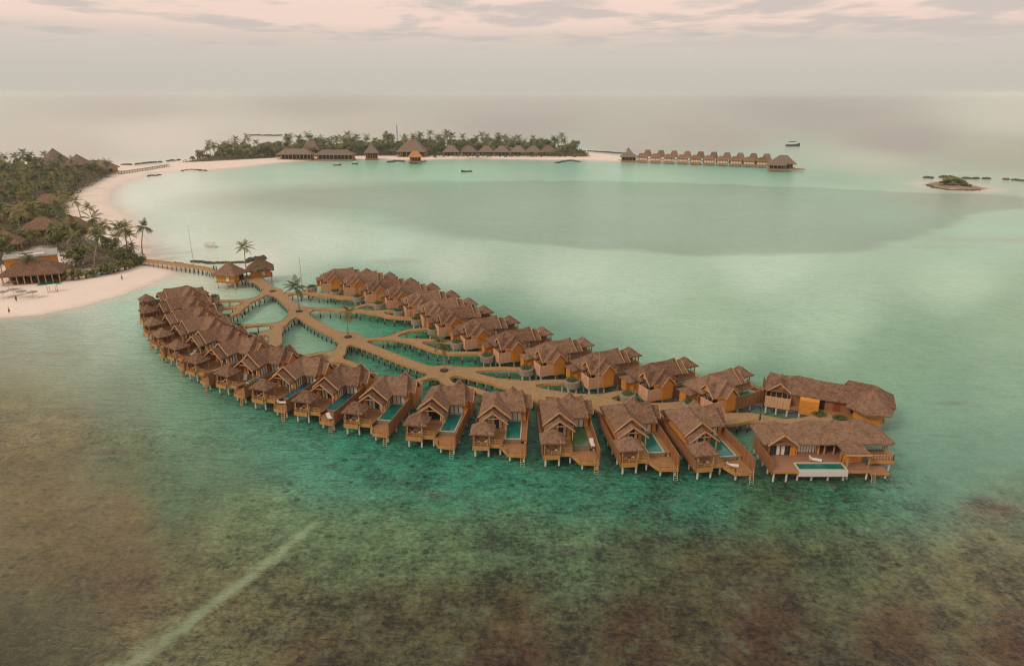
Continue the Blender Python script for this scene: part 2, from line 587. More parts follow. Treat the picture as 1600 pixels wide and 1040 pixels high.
    wing(mb, 'y', -2.3, 14.5, 17.7, 1.9, 5.2, 4.85, 4.2, 0, .7, t=.2, conc=.02)
    B('entrance_roof', mb, THATCH)
    return t


ORD = ['first', 'second', 'third', 'fourth', 'fifth', 'sixth', 'seventh', 'eighth', 'ninth', 'tenth', 'eleventh', 'twelfth', 'thirteenth', 'fourteenth', 'fifteenth']
SV = [(-103.4, 182.4, -50), (-97.5, 171.9, -46), (-90.7, 161.4, -43), (-84.1, 152.9, -40), (-76.2, 144.8, -35.5), (-67.6, 136.3, -30),
      (-57.9, 129.4, -24.5), (-47.6, 122.4, -19.5), (-37.3, 116.9, -15.5), (-26.5, 112.0, -12), (-14.3, 107.4, -8.5), (-2.2, 104.3, -3),
      (9.9, 101.4, 2), (22.6, 99.2, 6), (34.6, 97.8, 9)]
PL = [(487, 447), (524, 454), (559, 462), (592, 473), (623, 484), (651, 497), (677, 512), (714, 533), (761, 554), (822, 574), (894, 593), (981, 614), (1078, 627)]
OG = [(524, 431), (561, 437), (595, 447), (629, 456), (660, 469), (688, 482), (713, 496), (755, 514), (809, 534), (875, 553), (952, 571), (1045, 589), (1145, 607)]
NR = [109, 109, 110, 110, 111, 112, 113, 114, 115, 115, 115, 115, 119]
villa = make_villa(False, 'water_villa', '', 'villa', 'villas in the near row', POOL, True)
villa_open = make_villa(False, 'water_villa', '', 'villa', 'villas in the near row', POOL, False)
GS = 'near curving row of villas'
svill = []
lookS = {0: 'half hidden villa with bare thatch, first at the beach end of the near row',
         8: 'thatched villa with the bluest pool, ninth from the beach in the near row',
         10: 'thatched villa with lounge doors wide open, eleventh from the beach in the near row',
         12: 'thatched villa with an olive green pool, thirteenth from the beach in the near row',
         14: 'thatched villa with long left fence, last in the near row before the white-walled pool villa'}
pool_over = {7: POOL_B, 8: POOL_B, 12: POOL_O}
for i, (x, y, r) in enumerate(SV):
    src = villa_open if i in (4, 6, 10) else villa
    lab = lookS.get(i, 'brown thatched pool villa on stilts, %s from the beach in the near row' % ORD[i])
    if (src is villa and i == 0) or (src is villa_open and i == 4):
        o = src
        o.location = (x, y, 0); o.rotation_euler[2] = R(r); o['label'] = lab
        kids(o)
    else:
        o = dup(src, (x, y, 0), R(r), lab)
    if i in pool_over:
        for k in o.children:
            if k.name.startswith('pool') and not k.name.startswith('pool_w'):
                for q in k.children:
                    q.data = q.data.copy(); q.data.materials[0] = pool_over[i]
    svill.append(o)

nv = make_villa(True, 'water_villa', '', 'villa', 'villas in the back row', POOL, True)
nvill = []
planter_pts = []
for i, (p, r) in enumerate(zip(PL, NR)):
    A = at(*p, 3.3)
    rr = R(r)
    c, s = math.cos(rr), math.sin(rr)
    lx, ly = -5.1, 12.85
    Bq = at(*OG[i], 6.6)
    x, y = Bq[0] - (lx * c - ly * s), Bq[1] - (lx * s + ly * c)
    lab = 'thatched villa with orange gable, %s from the palm-lined junction in the back row' % ORD[i]
    if i == 0: lab = 'thatched villa at the far left end of the back row, backing onto open lagoon'
    if i == 12: lab = 'thatched villa with pool behind its long fence, last in back row before the corner villa'
    if i == 0:
        o = nv; o.location = (x, y, 0); o.rotation_euler[2] = rr; o['label'] = lab; kids(o)
    else:
        o = dup(nv, (x, y, 0), rr, lab)
    nvill.append(o)
    planter_pts.append((A, rr))

# round planters with shrubs at each villa entrance
pm = MB()
pm.tube([(0, 0, 1.75), (0, 0, 3.15)], [1.55, 1.62], 20)
planter = thing('round_planter', '', 'planter', (0, 0, 0), 0, 'round grey planters by the villa entrances')
pm.build('planter_drum', CONC, planter)
rs = random.Random(3)
pm = MB()
for k in range(7):
    a = k * .9
    leaf_blob(pm, (math.cos(a) * .8, math.sin(a) * .8, 3.3), (.75, .75, .5), 70, .17, rs)
pm.build('shrub', SHRUB, planter)
for a in range(4):
    link('pile', PILE_ME, planter, (1.1 * math.cos(a * 1.57 + .4), 1.1 * math.sin(a * 1.57 + .4), -.4))
for i, (A, rr) in enumerate(planter_pts):
    lab = 'round grey planter with green shrub before the %s villa of the back row' % ORD[i]
    if i == 0:
        planter.location = (*A, 0); planter['label'] = lab; kids(planter)
    else:
        dup(planter, A, rr, lab)
for i in (0, 1, 2, 3, 4, 12, 13):
    o = svill[i]
    rr = o.rotation_euler[2]
    c, s = math.cos(rr), math.sin(rr)
    lx, ly = .6, 19.2
    dup(planter, (o.location.x + lx * c - ly * s, o.location.y + lx * s + ly * c), rr, 'round planter with dark shrub behind the %s villa of the near row' % ORD[i])


# deck furniture
def place_on(v, lx, ly, z, src, rz, label):
    rr = v.rotation_euler[2]
    c, s = math.cos(rr), math.sin(rr)
    return dup(src, (v.location.x + lx * c - ly * s, v.location.y + lx * s + ly * c, z), rr + rz, label)


def new_proto(name, cat, group):
    return thing(name, '', cat, (0, 0, 0), 0, group)


chair = new_proto('dining_chair', 'chair', 'dining chairs under the pavilions')
mb = MB(); mb.box(-.27, .27, -.27, .27, .38, .5); mb.build('seat', CUSHION, chair)
mb = MB(); mb.add([(-.28, .2, .45), (.28, .2, .45), (.28, .34, 1.05), (-.28, .34, 1.05), (-.28, .27, .45), (.28, .27, .45), (.28, .41, 1.05), (-.28, .41, 1.05)],
                  [(0, 1, 2, 3), (7, 6, 5, 4), (0, 4, 5, 1), (1, 5, 6, 2), (2, 6, 7, 3), (3, 7, 4, 0)])
mb.build('backrest', WICKER, chair)
mb = MB()
for x in (-.23, .23):
    for y in (-.23, .23):
        mb.box(x - .03, x + .03, y - .03, y + .03, 0, .38)
mb.build('legs', TIMBER, chair)
table = new_proto('dining_table', 'table', 'dining tables under the pavilions')
mb = MB(); mb.tube([(0, 0, .7), (0, 0, .76)], [.55, .55], 14); mb.build('tabletop', TIMBER, table)
mb = MB(); mb.tube([(0, 0, 0), (0, 0, .05), (0, 0, .1), (0, 0, .7)], [.3, .3, .06, .06], 8); mb.build('pedestal', TIMBER, table)
lounger = new_proto('sun_lounger', 'sun lounger', 'white loungers on villa decks')
mb = MB(); mb.box(-.36, .36, -1.0, .45, .3, .42)
mb.add([(-.36, .45, .3), (.36, .45, .3), (.36, 1.0, .72), (-.36, 1.0, .72), (-.36, .45, .42), (.36, .45, .42), (.36, .95, .83), (-.36, .95, .83)],
       [(0, 1, 2, 3), (7, 6, 5, 4), (0, 4, 5, 1), (1, 5, 6, 2), (2, 6, 7, 3), (3, 7, 4, 0)])
mb.build('mattress', WHITE, lounger)
mb = MB(); mb.box(-.38, .38, -1.02, 1.0, .2, .29)
for x in (-.33, .33):
    for y in (-.9, .85):
        mb.box(x - .04, x + .04, y - .04, y + .04, 0, .2)
mb.build('frame', TIMBER, lounger)
first = {'c': True, 't': True, 'l': True}


def put(key, src, v, lx, ly, z, rz, label):
    if first[key]:
        rr = v.rotation_euler[2]; c, s = math.cos(rr), math.sin(rr)
        src.location = (v.location.x + lx * c - ly * s, v.location.y + lx * s + ly * c, z)
        src.rotation_euler[2] = rr + rz; src['label'] = label
        kids(src); first[key] = False
    else:
        place_on(v, lx, ly, z, src, rz, label)


for i in range(3, 15):
    put('t', table, svill[i], -3.1, 1.75, 2.5, 0, 'round table under the pavilion of the %s villa in the near row' % ORD[i])
    put('c', chair, svill[i], -3.8, 1.35, 2.5, 2.2, 'cushioned chair left of the table on the %s near row villa' % ORD[i])
    put('c', chair, svill[i], -2.3, 1.4, 2.5, -2.0, 'cushioned chair right of the table on the %s near row villa' % ORD[i])
for i, lx, ly, z, rz in ((4, -.6, 4.2, 2.5, .5), (6, -.8, 4.6, 2.5, .7), (7, 1.6, 1.4, 1.8, 1.9), (8, 2.6, .6, 1.8, .8), (12, 4.1, 3.6, 2.5, .05), (14, 1.9, .9, 1.8, 1.2)):
    put('l', lounger, svill[i], lx, ly, z, rz, 'white lounger on the deck of the %s near row villa' % ORD[i])
for i in range(8, 13):
    put('c', chair, nvill[i], 3.4, 1.5, 2.5, 1.0, 'cushioned chair in the seaward pavilion of the %s back row villa' % ORD[i])


# ------------------------------------------------------------------ people
def skin_mesh(name, joints, edges, radii, m):
    me = bpy.data.meshes.new(name + '_base')
    me.from_pydata(joints, edges, [])
    o = bpy.data.objects.new(name + '_base', me)
    COL.objects.link(o)
    md = o.modifiers.new('skin', 'SKIN')
    for i, r_ in enumerate(radii):
        me.skin_vertices[0].data[i].radius = (r_, r_)
    me.skin_vertices[0].data[0].use_root = True
    ss = o.modifiers.new('sub', 'SUBSURF'); ss.levels = 1; ss.render_levels = 1
    dg = bpy.context.evaluated_depsgraph_get()
    out = bpy.data.meshes.new_from_object(o.evaluated_get(dg))
    out.name = name
    bpy.data.objects.remove(o)
    out.materials.clear(); out.materials.append(m)
    return out


J = [(0, 0, .93), (0, 0, 1.15), (0, -.01, 1.4), (0, 0, 1.52), (0, -.02, 1.62), (0, -.02, 1.74),
     (.18, 0, 1.4), (.24, .03, 1.13), (.25, -.06, .9), (.26, -.08, .82), (-.18, 0, 1.4), (-.24, -.02, 1.13), (-.25, -.1, .9), (-.26, -.12, .82),
     (.09, 0, .9), (.11, -.1, .5), (.11, .02, .08), (.11, -.12, .03), (-.09, 0, .9), (-.11, .05, .5), (-.11, .2, .1), (-.11, .08, .03)]
ED = [(0, 1), (1, 2), (2, 3), (3, 4), (4, 5), (2, 6), (6, 7), (7, 8), (8, 9), (2, 10), (10, 11), (11, 12), (12, 13), (0, 14), (14, 15), (15, 16), (16, 17), (0, 18), (18, 19), (19, 20), (20, 21)]
RD = [.14, .13, .14, .06, .09, .08, .065, .045, .035, .035, .065, .045, .035, .035, .09, .06, .045, .04, .09, .06, .045, .04]
body_me = skin_mesh('body', J, ED, RD, SKIN)
J2 = [J[0], J[1], J[2], J[6], (.22, .02, 1.22), J[10], (-.22, -.01, 1.22)]
shirt_me = skin_mesh('shirt', J2, [(0, 1), (1, 2), (2, 3), (3, 4), (2, 5), (5, 6)], [.165, .155, .165, .085, .075, .085, .075], CLOTHD)
J3 = [J[0], J[14], J[15], (.11, -.03, .15), J[18], J[19], (-.11, .18, .16)]
trs_me = skin_mesh('trousers', J3, [(0, 1), (1, 2), (2, 3), (0, 4), (4, 5), (5, 6)], [.16, .11, .085, .075, .11, .085, .075], CLOTHD)
shirtw_me = shirt_me.copy(); shirtw_me.materials[0] = CLOTHW
hm = MB()
leaf_blob(hm, (0, .01, 1.72), (.1, .11, .1), 60, .05, rs)


def person(px, py, z, rz, label, shirt):
    x, y = at(px, py, z)
    p = thing('person', label, 'person', (x, y, z), rz)
    link('body', body_me, p)
    link('shirt', shirt, p)
    link('trousers', trs_me, p)
    q = MB(); q.v, q.f = list(hm.v), list(hm.f)
    q.build('hair', HAIR, p)


person(1187, 657, 2.42, 1.2, 'person in dark clothes walking alone on the sandy path by the corner villas', shirt_me)
person(334.5, 422, 2.42, .8, 'person in dark clothes on the jetty, the one nearer the beach', shirt_me)
person(338.5, 422.5, 2.42, .6, 'person in pale shirt on the jetty beside another walker', shirtw_me)
person(393.5, 431.5, 2.42, 2.8, 'person in dark clothes standing between the two orange kiosks', shirt_me)
person(26, 471, 1.2, .5, 'person in dark clothes walking across the sand below the grey parasols', shirt_me)
person(15, 489, .7, 1.5, 'person in pale shirt standing near the waterline at far left', shirtw_me)
person(191, 437, 1.0, 1.5, 'person in pale shirt on the sand in front of the long hedge', shirtw_me)

# ------------------------------------------------------------------ boardwalk
ZD = 2.42
WALK = [
    (2.6, [(228, 406.5), (285, 413), (322, 419), (345, 425), (372, 431), (388, 433)]),
    (3.0, [(388, 433), (404, 438.5), (421, 451), (440, 462.5), (457, 478), (468, 487.5), (483, 500), (507.5, 514), (532, 524.5), (542, 528), (564, 537), (602, 552), (639, 567), (668, 576.5),
           (690, 580), (722, 583), (755, 591), (793, 599), (841, 611), (882, 618), (923, 624), (965, 632), (1006, 636), (1037, 640), (1064, 645), (1100, 654), (1140, 654.5)]),
    (2.2, [(385, 433), (404, 437), (404, 431)]),
    (2.0, [(421, 453), (405, 464), (388, 471), (377, 480), (370, 488), (357, 493), (348, 500)]),
    (1.5, [(390, 469), (365, 469.5), (338, 470)]), (1.5, [(380, 477), (362, 480), (343, 482)]),
    (2.2, [(468, 487), (455, 494), (440, 506), (432, 514), (433, 528), (428, 540)]),
    (1.5, [(438, 507), (415, 506.5), (380, 509.5), (365, 512)]), (1.5, [(432, 516), (415, 519.5), (400, 525), (390, 530)]),
    (1.3, [(418, 520), (426, 522), (427, 528), (431, 536)]),
    (2.4, [(542, 528), (536, 538), (529, 552), (522, 562)]), (1.6, [(528, 552), (505, 551), (472, 558)]), (1.6, [(526, 562), (545, 566), (566, 577)]),
    (1.7, [(440, 460), (462, 457.5), (489, 458.5), (512, 461), (540, 465), (566, 465), (586, 469)]), (1.4, [(470, 457.5), (487, 450)]), (1.4, [(500, 460), (526, 458)]), (1.4, [(536, 464.5), (559, 465)]),
    (1.8, [(470, 484), (480, 481.5), (507.5, 482.5), (535, 484), (552, 484.5), (585, 488), (611, 495), (643, 497), (656, 499)]),
    (1.6, [(540, 484), (556, 480), (575, 475), (592, 476)]), (1.5, [(583, 487.5), (603, 485.5), (623, 486)]),
    (1.8, [(545, 527), (564, 530), (611, 528.5), (643, 532), (656, 539), (682.5, 548), (705, 551.5), (750, 551.5), (763, 557)]),
    (1.6, [(608, 528), (622, 521), (638, 516), (668, 513), (678, 515)]), (1.5, [(640, 531.5), (686, 531.5), (712, 535)]),
    (2.0, [(690, 579), (722, 577), (780, 575.5), (822, 577)]),
    (2.0, [(790, 599), (820, 598), (859, 596), (893, 596)]),
    (2.2, [(905, 622), (934, 620.5), (966, 614), (981, 616)]),
    (2.0, [(690, 581), (694, 592), (702, 600), (735, 607), (772, 620)]), (1.6, [(690, 581), (668, 589), (645, 597)]),
    (2.4, [(797, 600), (825, 614), (858, 634)]),
    (2.4, [(930, 626), (936, 636), (950, 646)]),
    (2.4, [(1010, 637), (1045, 633), (1078, 630)]), (2.4, [(1037, 641), (1045, 651), (1055, 660)]),
    (3.4, [(1130, 654.5), (1155, 652), (1173, 651), (1195, 655), (1225, 661), (1262, 659), (1288, 651)]),
]
walkw = [(w, [at(x, y, ZD) for x, y in pts]) for w, pts in WALK]
xs = [p[0] for _, l in walkw for p in l]; ys = [p[1] for _, l in walkw for p in l]
G = .45
gx = np.arange(min(xs) - 6, max(xs) + 6, G); gy = np.arange(min(ys) - 6, max(ys) + 6, G)
GX, GY = np.meshgrid(gx, gy, indexing='ij')
sd = None


def smin(a, b, k):
    h = np.clip(.5 + .5 * (b - a) / k, 0, 1)
    return b * (1 - h) + a * h - k * h * (1 - h)


for w, l in walkw:
    d = np.full(GX.shape, 1e3)
    for a, b in zip(l, l[1:]):
        ax, ay, bx, by = *a, *b
        L2 = (bx - ax) ** 2 + (by - ay) ** 2 + 1e-9
        tt = np.clip(((GX - ax) * (bx - ax) + (GY - ay) * (by - ay)) / L2, 0, 1)
        d = np.minimum(d, np.hypot(GX - ax - tt * (bx - ax), GY - ay - tt * (by - ay)))
    d -= w / 2
    sd = d if sd is None else smin(sd, d, 2.6)
# circular plazas around the palm pits
PITS = [(426, 455), (467.5, 486.5), (544, 526.5), (694, 579)]
for px, py in PITS:
    c = at(px, py, ZD)
    sd = smin(sd, np.hypot(GX - c[0], GY - c[1]) - 3.0, 2.0)
S = -sd
vid, vl, fl = {}, [], []


def vkey(k, p):
    if k not in vid:
        vid[k] = len(vl); vl.append((*p, ZD))
    return vid[k]


ins = S > 0
for i in range(len(gx) - 1):
    for j in range(len(gy) - 1):
        q = (ins[i, j], ins[i + 1, j], ins[i + 1, j + 1], ins[i, j + 1])
        if not any(q): continue
        cs = [(i, j), (i + 1, j), (i + 1, j + 1), (i, j + 1)]
        poly = []
        for k in range(4):
            a, b = cs[k], cs[(k + 1) % 4]
            if S[a] > 0: poly.append(vkey(a, (gx[a[0]], gy[a[1]])))
            if (S[a] > 0) != (S[b] > 0):
                key = tuple(sorted((a, b)))
                t_ = S[a] / (S[a] - S[b])
                poly.append(vkey(key, (gx[a[0]] + (gx[b[0]] - gx[a[0]]) * t_, gy[a[1]] + (gy[b[1]] - gy[a[1]]) * t_)))
        if len(poly) > 2: fl.append(tuple(poly))
bw = thing('boardwalk', 'long branching brown boardwalk on stilts linking the beach to both rows of villas', 'boardwalk', (0, 0, 0))
me = bpy.data.meshes.new('deck'); me.from_pydata(vl, [], fl); me.materials.append(PATHM)
link('deck', me, bw)
ec = {}
for f in fl:
    for k in range(len(f)):
        e = (f[k], f[(k + 1) % len(f)])
        ec[e] = ec.get(e, 0) + 1
mb = MB()
und = MB()
for (a, b) in ec:
    if (b, a) not in ec:
        A, B_ = vl[a], vl[b]
        mb.add([(A[0], A[1], ZD - .45), (B_[0], B_[1], ZD - .45), (B_[0], B_[1], ZD + .1), (A[0], A[1], ZD + .1)], [(0, 1, 2, 3)])
mb.build('edge_beam', EDGE, bw)
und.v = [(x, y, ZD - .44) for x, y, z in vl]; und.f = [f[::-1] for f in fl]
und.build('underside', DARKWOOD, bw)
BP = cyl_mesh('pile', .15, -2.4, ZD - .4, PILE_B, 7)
BPW = cyl_mesh('pile', .15, -2.4, ZD - .4, PILE, 7)
pts = []


def S_at(x, y):
    fi, fj = (x - gx[0]) / G, (y - gy[0]) / G
    i, j = int(fi), int(fj)
    a, b = fi - i, fj - j
    return (S[i, j] * (1 - a) + S[i + 1, j] * a) * (1 - b) + (S[i, j + 1] * (1 - a) + S[i + 1, j + 1] * a) * b


for w, l in walkw:
    cur = 0.0
    for a, b in zip(l, l[1:]):
        L = math.dist(a, b)
        dx, dy = (b[0] - a[0]) / L, (b[1] - a[1]) / L
        while cur < L:
            for s_ in (-1, 1):
                x, y = a[0] + dx * cur - dy * s_ * (w / 2 - .3), a[1] + dy * cur + dx * s_ * (w / 2 - .3)
                if 0.08 < S_at(x, y) < 1.3 and all(math.dist((x, y), p[:2]) > 1.25 for p in pts):
                    pts.append((x, y, w))
            cur += 2.2 if w > 2.1 else 3.0
        cur -= L
pts.sort(key=lambda p: p[1])
for x, y, w in pts[:100]:
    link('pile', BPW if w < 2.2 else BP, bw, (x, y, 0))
mb = MB()
for x, y, w in pts[100:]:
    mb.tube([(x, y, -2.4), (x, y, ZD - .4)], [.15, .15], 6)
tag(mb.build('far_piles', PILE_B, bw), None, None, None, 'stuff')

# ------------------------------------------------------------------ palms and other trees


def palm_mesh(seed, h, lean, nf=17, fl_=4.7, thick=1.0):
    rs = random.Random(seed)
    tr = MB()
    pts_, rad = [], []
    a = rs.uniform(0, 6.28)
    for i in range(9):
        q = i / 8
        off = lean * q ** 1.6
        pts_.append((math.cos(a) * off + .15 * math.sin(3 * q), math.sin(a) * off, h * q))
        rad.append((.26 - .13 * q) * thick + (.12 if i == 0 else 0))
    tr.tube(pts_, rad, 7)
    top = Vector(pts_[-1])
    cr = MB()
    for k in range(nf):
        az = k * 2.39996 + rs.uniform(-.25, .25)
        el = R(rs.choice([70, 52, 35, 20, 5, -15, -30]) + rs.uniform(-8, 8))
        L = fl_ * rs.uniform(.8, 1.12)
        p = top.copy()
        seg = 9
        prev = None
        for i in range(seg + 1):
            q = i / seg
            e = el - R(75) * q ** 1.4
            d = Vector((math.cos(az) * math.cos(e), math.sin(az) * math.cos(e), math.sin(e)))
            side = Vector((-math.sin(az), math.cos(az), 0))
            wd = .95 * math.sin(math.pi * min(1, .12 + q * .9)) ** .7 * (1 if i < seg else .2)
            cur = (p.copy(), d.copy(), wd)
            if prev is not None and i > 1:
                p0, d0, w0 = prev
                for sg in (-1, 1):
                    # two narrow leaflets per side and segment, hanging and swept forward
                    for f0 in (0.0, .5):
                        b0 = p0.lerp(p, f0); b1 = p0.lerp(p, f0 + .36)
                        tip = b0.lerp(b1, .5) + side * sg * wd + d * .45 * wd - Vector((0, 0, .38 * wd + rs.uniform(0, .15)))
                        tip2 = tip + (b1 - b0) * .5
                        cr.add([b0, b1, tip2, tip], [(0, 1, 2, 3)])
            prev = cur
            p = p + d * (L / seg)
    for k in range(5):   # coconuts
        a2 = k * 1.3
        cr.tube([top + Vector((math.cos(a2) * .3, math.sin(a2) * .3, -.35)), top + Vector((math.cos(a2) * .32, math.sin(a2) * .32, -.1))], [.13, .13], 5)
    out = []
    for mb_, n, m in ((tr, 'trunk', TRUNK), (cr, 'crown', FROND)):
        me_ = bpy.data.meshes.new(n)
        me_.from_pydata([tuple(v) for v in mb_.v], [], mb_.f)
        me_.materials.append(m)
        out.append(me_)
    return out


def broad_mesh(seed, h, rad, n=1500, leaf=.5):
    rs = random.Random(seed)
    tr, cr = MB(), MB()
    tr.tube([(0, 0, 0), (.1, 0, h * .25), (0, .1, h * .5)], [.35, .25, .18], 7)
    lobes = []
    for k in range(9):
        a = k * 2.4 + rs.uniform(-.4, .4)
        rr = rad * rs.uniform(.25, .72)
        z = h * rs.uniform(.5, .86)
        c = (math.cos(a) * rr, math.sin(a) * rr, z)
        lobes.append((c, rs.uniform(.28, .48) * rad))
        tr.tube([(0, .05, h * .42), (c[0] * .5, c[1] * .5, h * .42 + (z - h * .42) * .6), c], [.15, .09, .04], 5)
    lobes.append(((0, 0, h * .85), rad * .45))
    for c, r_ in lobes:
        leaf_blob(cr, c, (r_, r_, r_ * .75), n // 10, leaf, rs)
    out = []
    for mb_, nm, m in ((tr, 'trunk', BARK), (cr, 'crown', LEAF)):
        me_ = bpy.data.meshes.new(nm)
        me_.from_pydata([tuple(v) for v in mb_.v], [], mb_.f)
        me_.materials.append(m)
        out.append(me_)
    return out


PALMS = [palm_mesh(11, 9, 1.0), palm_mesh(12, 11, 2.2), palm_mesh(13, 7.5, .6), palm_mesh(14, 10, 3.0), palm_mesh(15, 12.5, 1.4)]
BROADS = [broad_mesh(21, 8, 4.6), broad_mesh(22, 10, 5.2, 1200), broad_mesh(23, 6, 3.8), broad_mesh(24, 7, 5.0)]
BUSH = [broad_mesh(31, 2.6, 1.6, 500, .26), broad_mesh(32, 2.0, 1.9, 500, .26)]


def tree(kind, x, y, z, s, rz, label, group=None, name=None, cat=None, var=None):
    src = {'palm': PALMS, 'broad': BROADS, 'bush': BUSH}[kind]
    tr, cr = src[var if var is not None else rnd.randrange(len(src))]
    nm = name or {'palm': 'coconut_palm', 'broad': 'broadleaf_tree', 'bush': 'beach_shrub'}[kind]
    t = thing(nm, label, cat or {'palm': 'palm tree', 'broad': 'tree', 'bush': 'shrub'}[kind], (x, y, z), rz, group)
    t.scale = (s, s, s)
    link('trunk', tr, t)
    link('crown', cr, t)
    return t


# palms standing in the boardwalk pits and by the kiosks
PK = []
for px, py, label, hh, s in [
        (386, 433, 'tall coconut palm between the two orange kiosks', 9.5, (4, .8)),
        (467.5, 485.5, 'short coconut palm growing through the boardwalk at its second junction', 6.5, (2, .92)),
        (544, 525.5, 'yellowing palm growing through the boardwalk at the central junction', 6.2, (0, .72)),
        (695, 577.5, 'drooping palm growing through the boardwalk near the tenth near row villa', 6.2, (0, .72)),
        (414, 433, 'palm leaning out in front of the far kiosk roof', 6, (3, .62))]:
    x, y = at(px, py, ZD)
    tree('palm', x, y, ZD - .1 if px != 414 else .0, s[1], rnd.uniform(0, 6), label, var=s[0])
for i, (px, py) in enumerate(PITS):
    x, y = at(px, py, ZD)
    mb = MB()
    mb.tube([(x, y, ZD + .01), (x, y, ZD + .22)], [.95, .9], 16)
    o = mb.build('planting_pit', DARKWOOD)
    tag(o, 'dark planting pit set in the boardwalk ' + ['near the kiosks', 'at the second junction', 'at the central junction', 'behind the eleventh near row villa'][i], 'planting pit', 'planting pits in the boardwalk')

# slim masts
for px, py, hh, label in [(303, 414, 14, 'slim grey mast by the jetty near the beach'), (471, 437, 7.5, 'thin pale mast standing in the lagoon beyond the kiosks'),
                          (934, 619, 11.5, 'tall slim mast standing on the boardwalk near the back row')]:
    x, y = at(px, py, ZD)
    mb = MB(); mb.tube([(x, y, -1), (x, y, hh * .6), (x, y, hh + ZD)], [.11, .08, .05], 6)
    tag(mb.build('mast', STEEL), label, 'mast')


# ------------------------------------------------------------------ kiosks
def kiosk(px, py, label, rz, s=1.0, door=True):
    x, y = at(px, py, 2.4)
    t = thing('kiosk', label, 'kiosk', (x, y, 0), rz)
    mb = MB(); mb.box(-4.2, 4.2, -3.6, 3.6, 2.1, 2.4); mb.build('deck', DECK, t)
    mb = MB(); mb.box(-3.6, 3.6, -3.2, -3.05, 2.4, 4.9); mb.box(-3.6, 3.6, 3.05, 3.2, 2.4, 4.9); mb.box(-3.6, -3.45, -3.04, 3.04, 2.4, 4.9); mb.box(3.45, 3.6, -3.04, .2, 2.4, 4.9)
    mb.build('wall', ORANGE, t)
    mb = MB(); mb.box(.4, 1.5, -3.3, -3.21, 2.7, 4.6); mb.build('window', CURTAIN, t)
    mb = MB(); mb.box(3.38, 3.44, .2, 3.0, 2.4, 4.6); mb.build('doorway', ROOM_SHADE, t)  # dark sheet filling the door gap, in place of interior shade
    mb = MB(); hip(mb, 0, 0, 5.0, 4.5, 8.3, 4.7, .5, t=.3); mb.build('roof', THATCH, t)
    for a in (-3.6, 0, 3.6):
        for b in (-3, 3):
            link('pile', PILE_ME, t, (a, b, -.1))
    t.scale = (s, s, 1)
    return t


kiosk(360.5, 437, 'orange walled kiosk with pointed thatched roof beside the jetty, nearer the beach', R(-12), .86)
kiosk(408, 429, 'orange walled kiosk with pointed thatched roof, half hidden by a palm crown', R(20), .86)


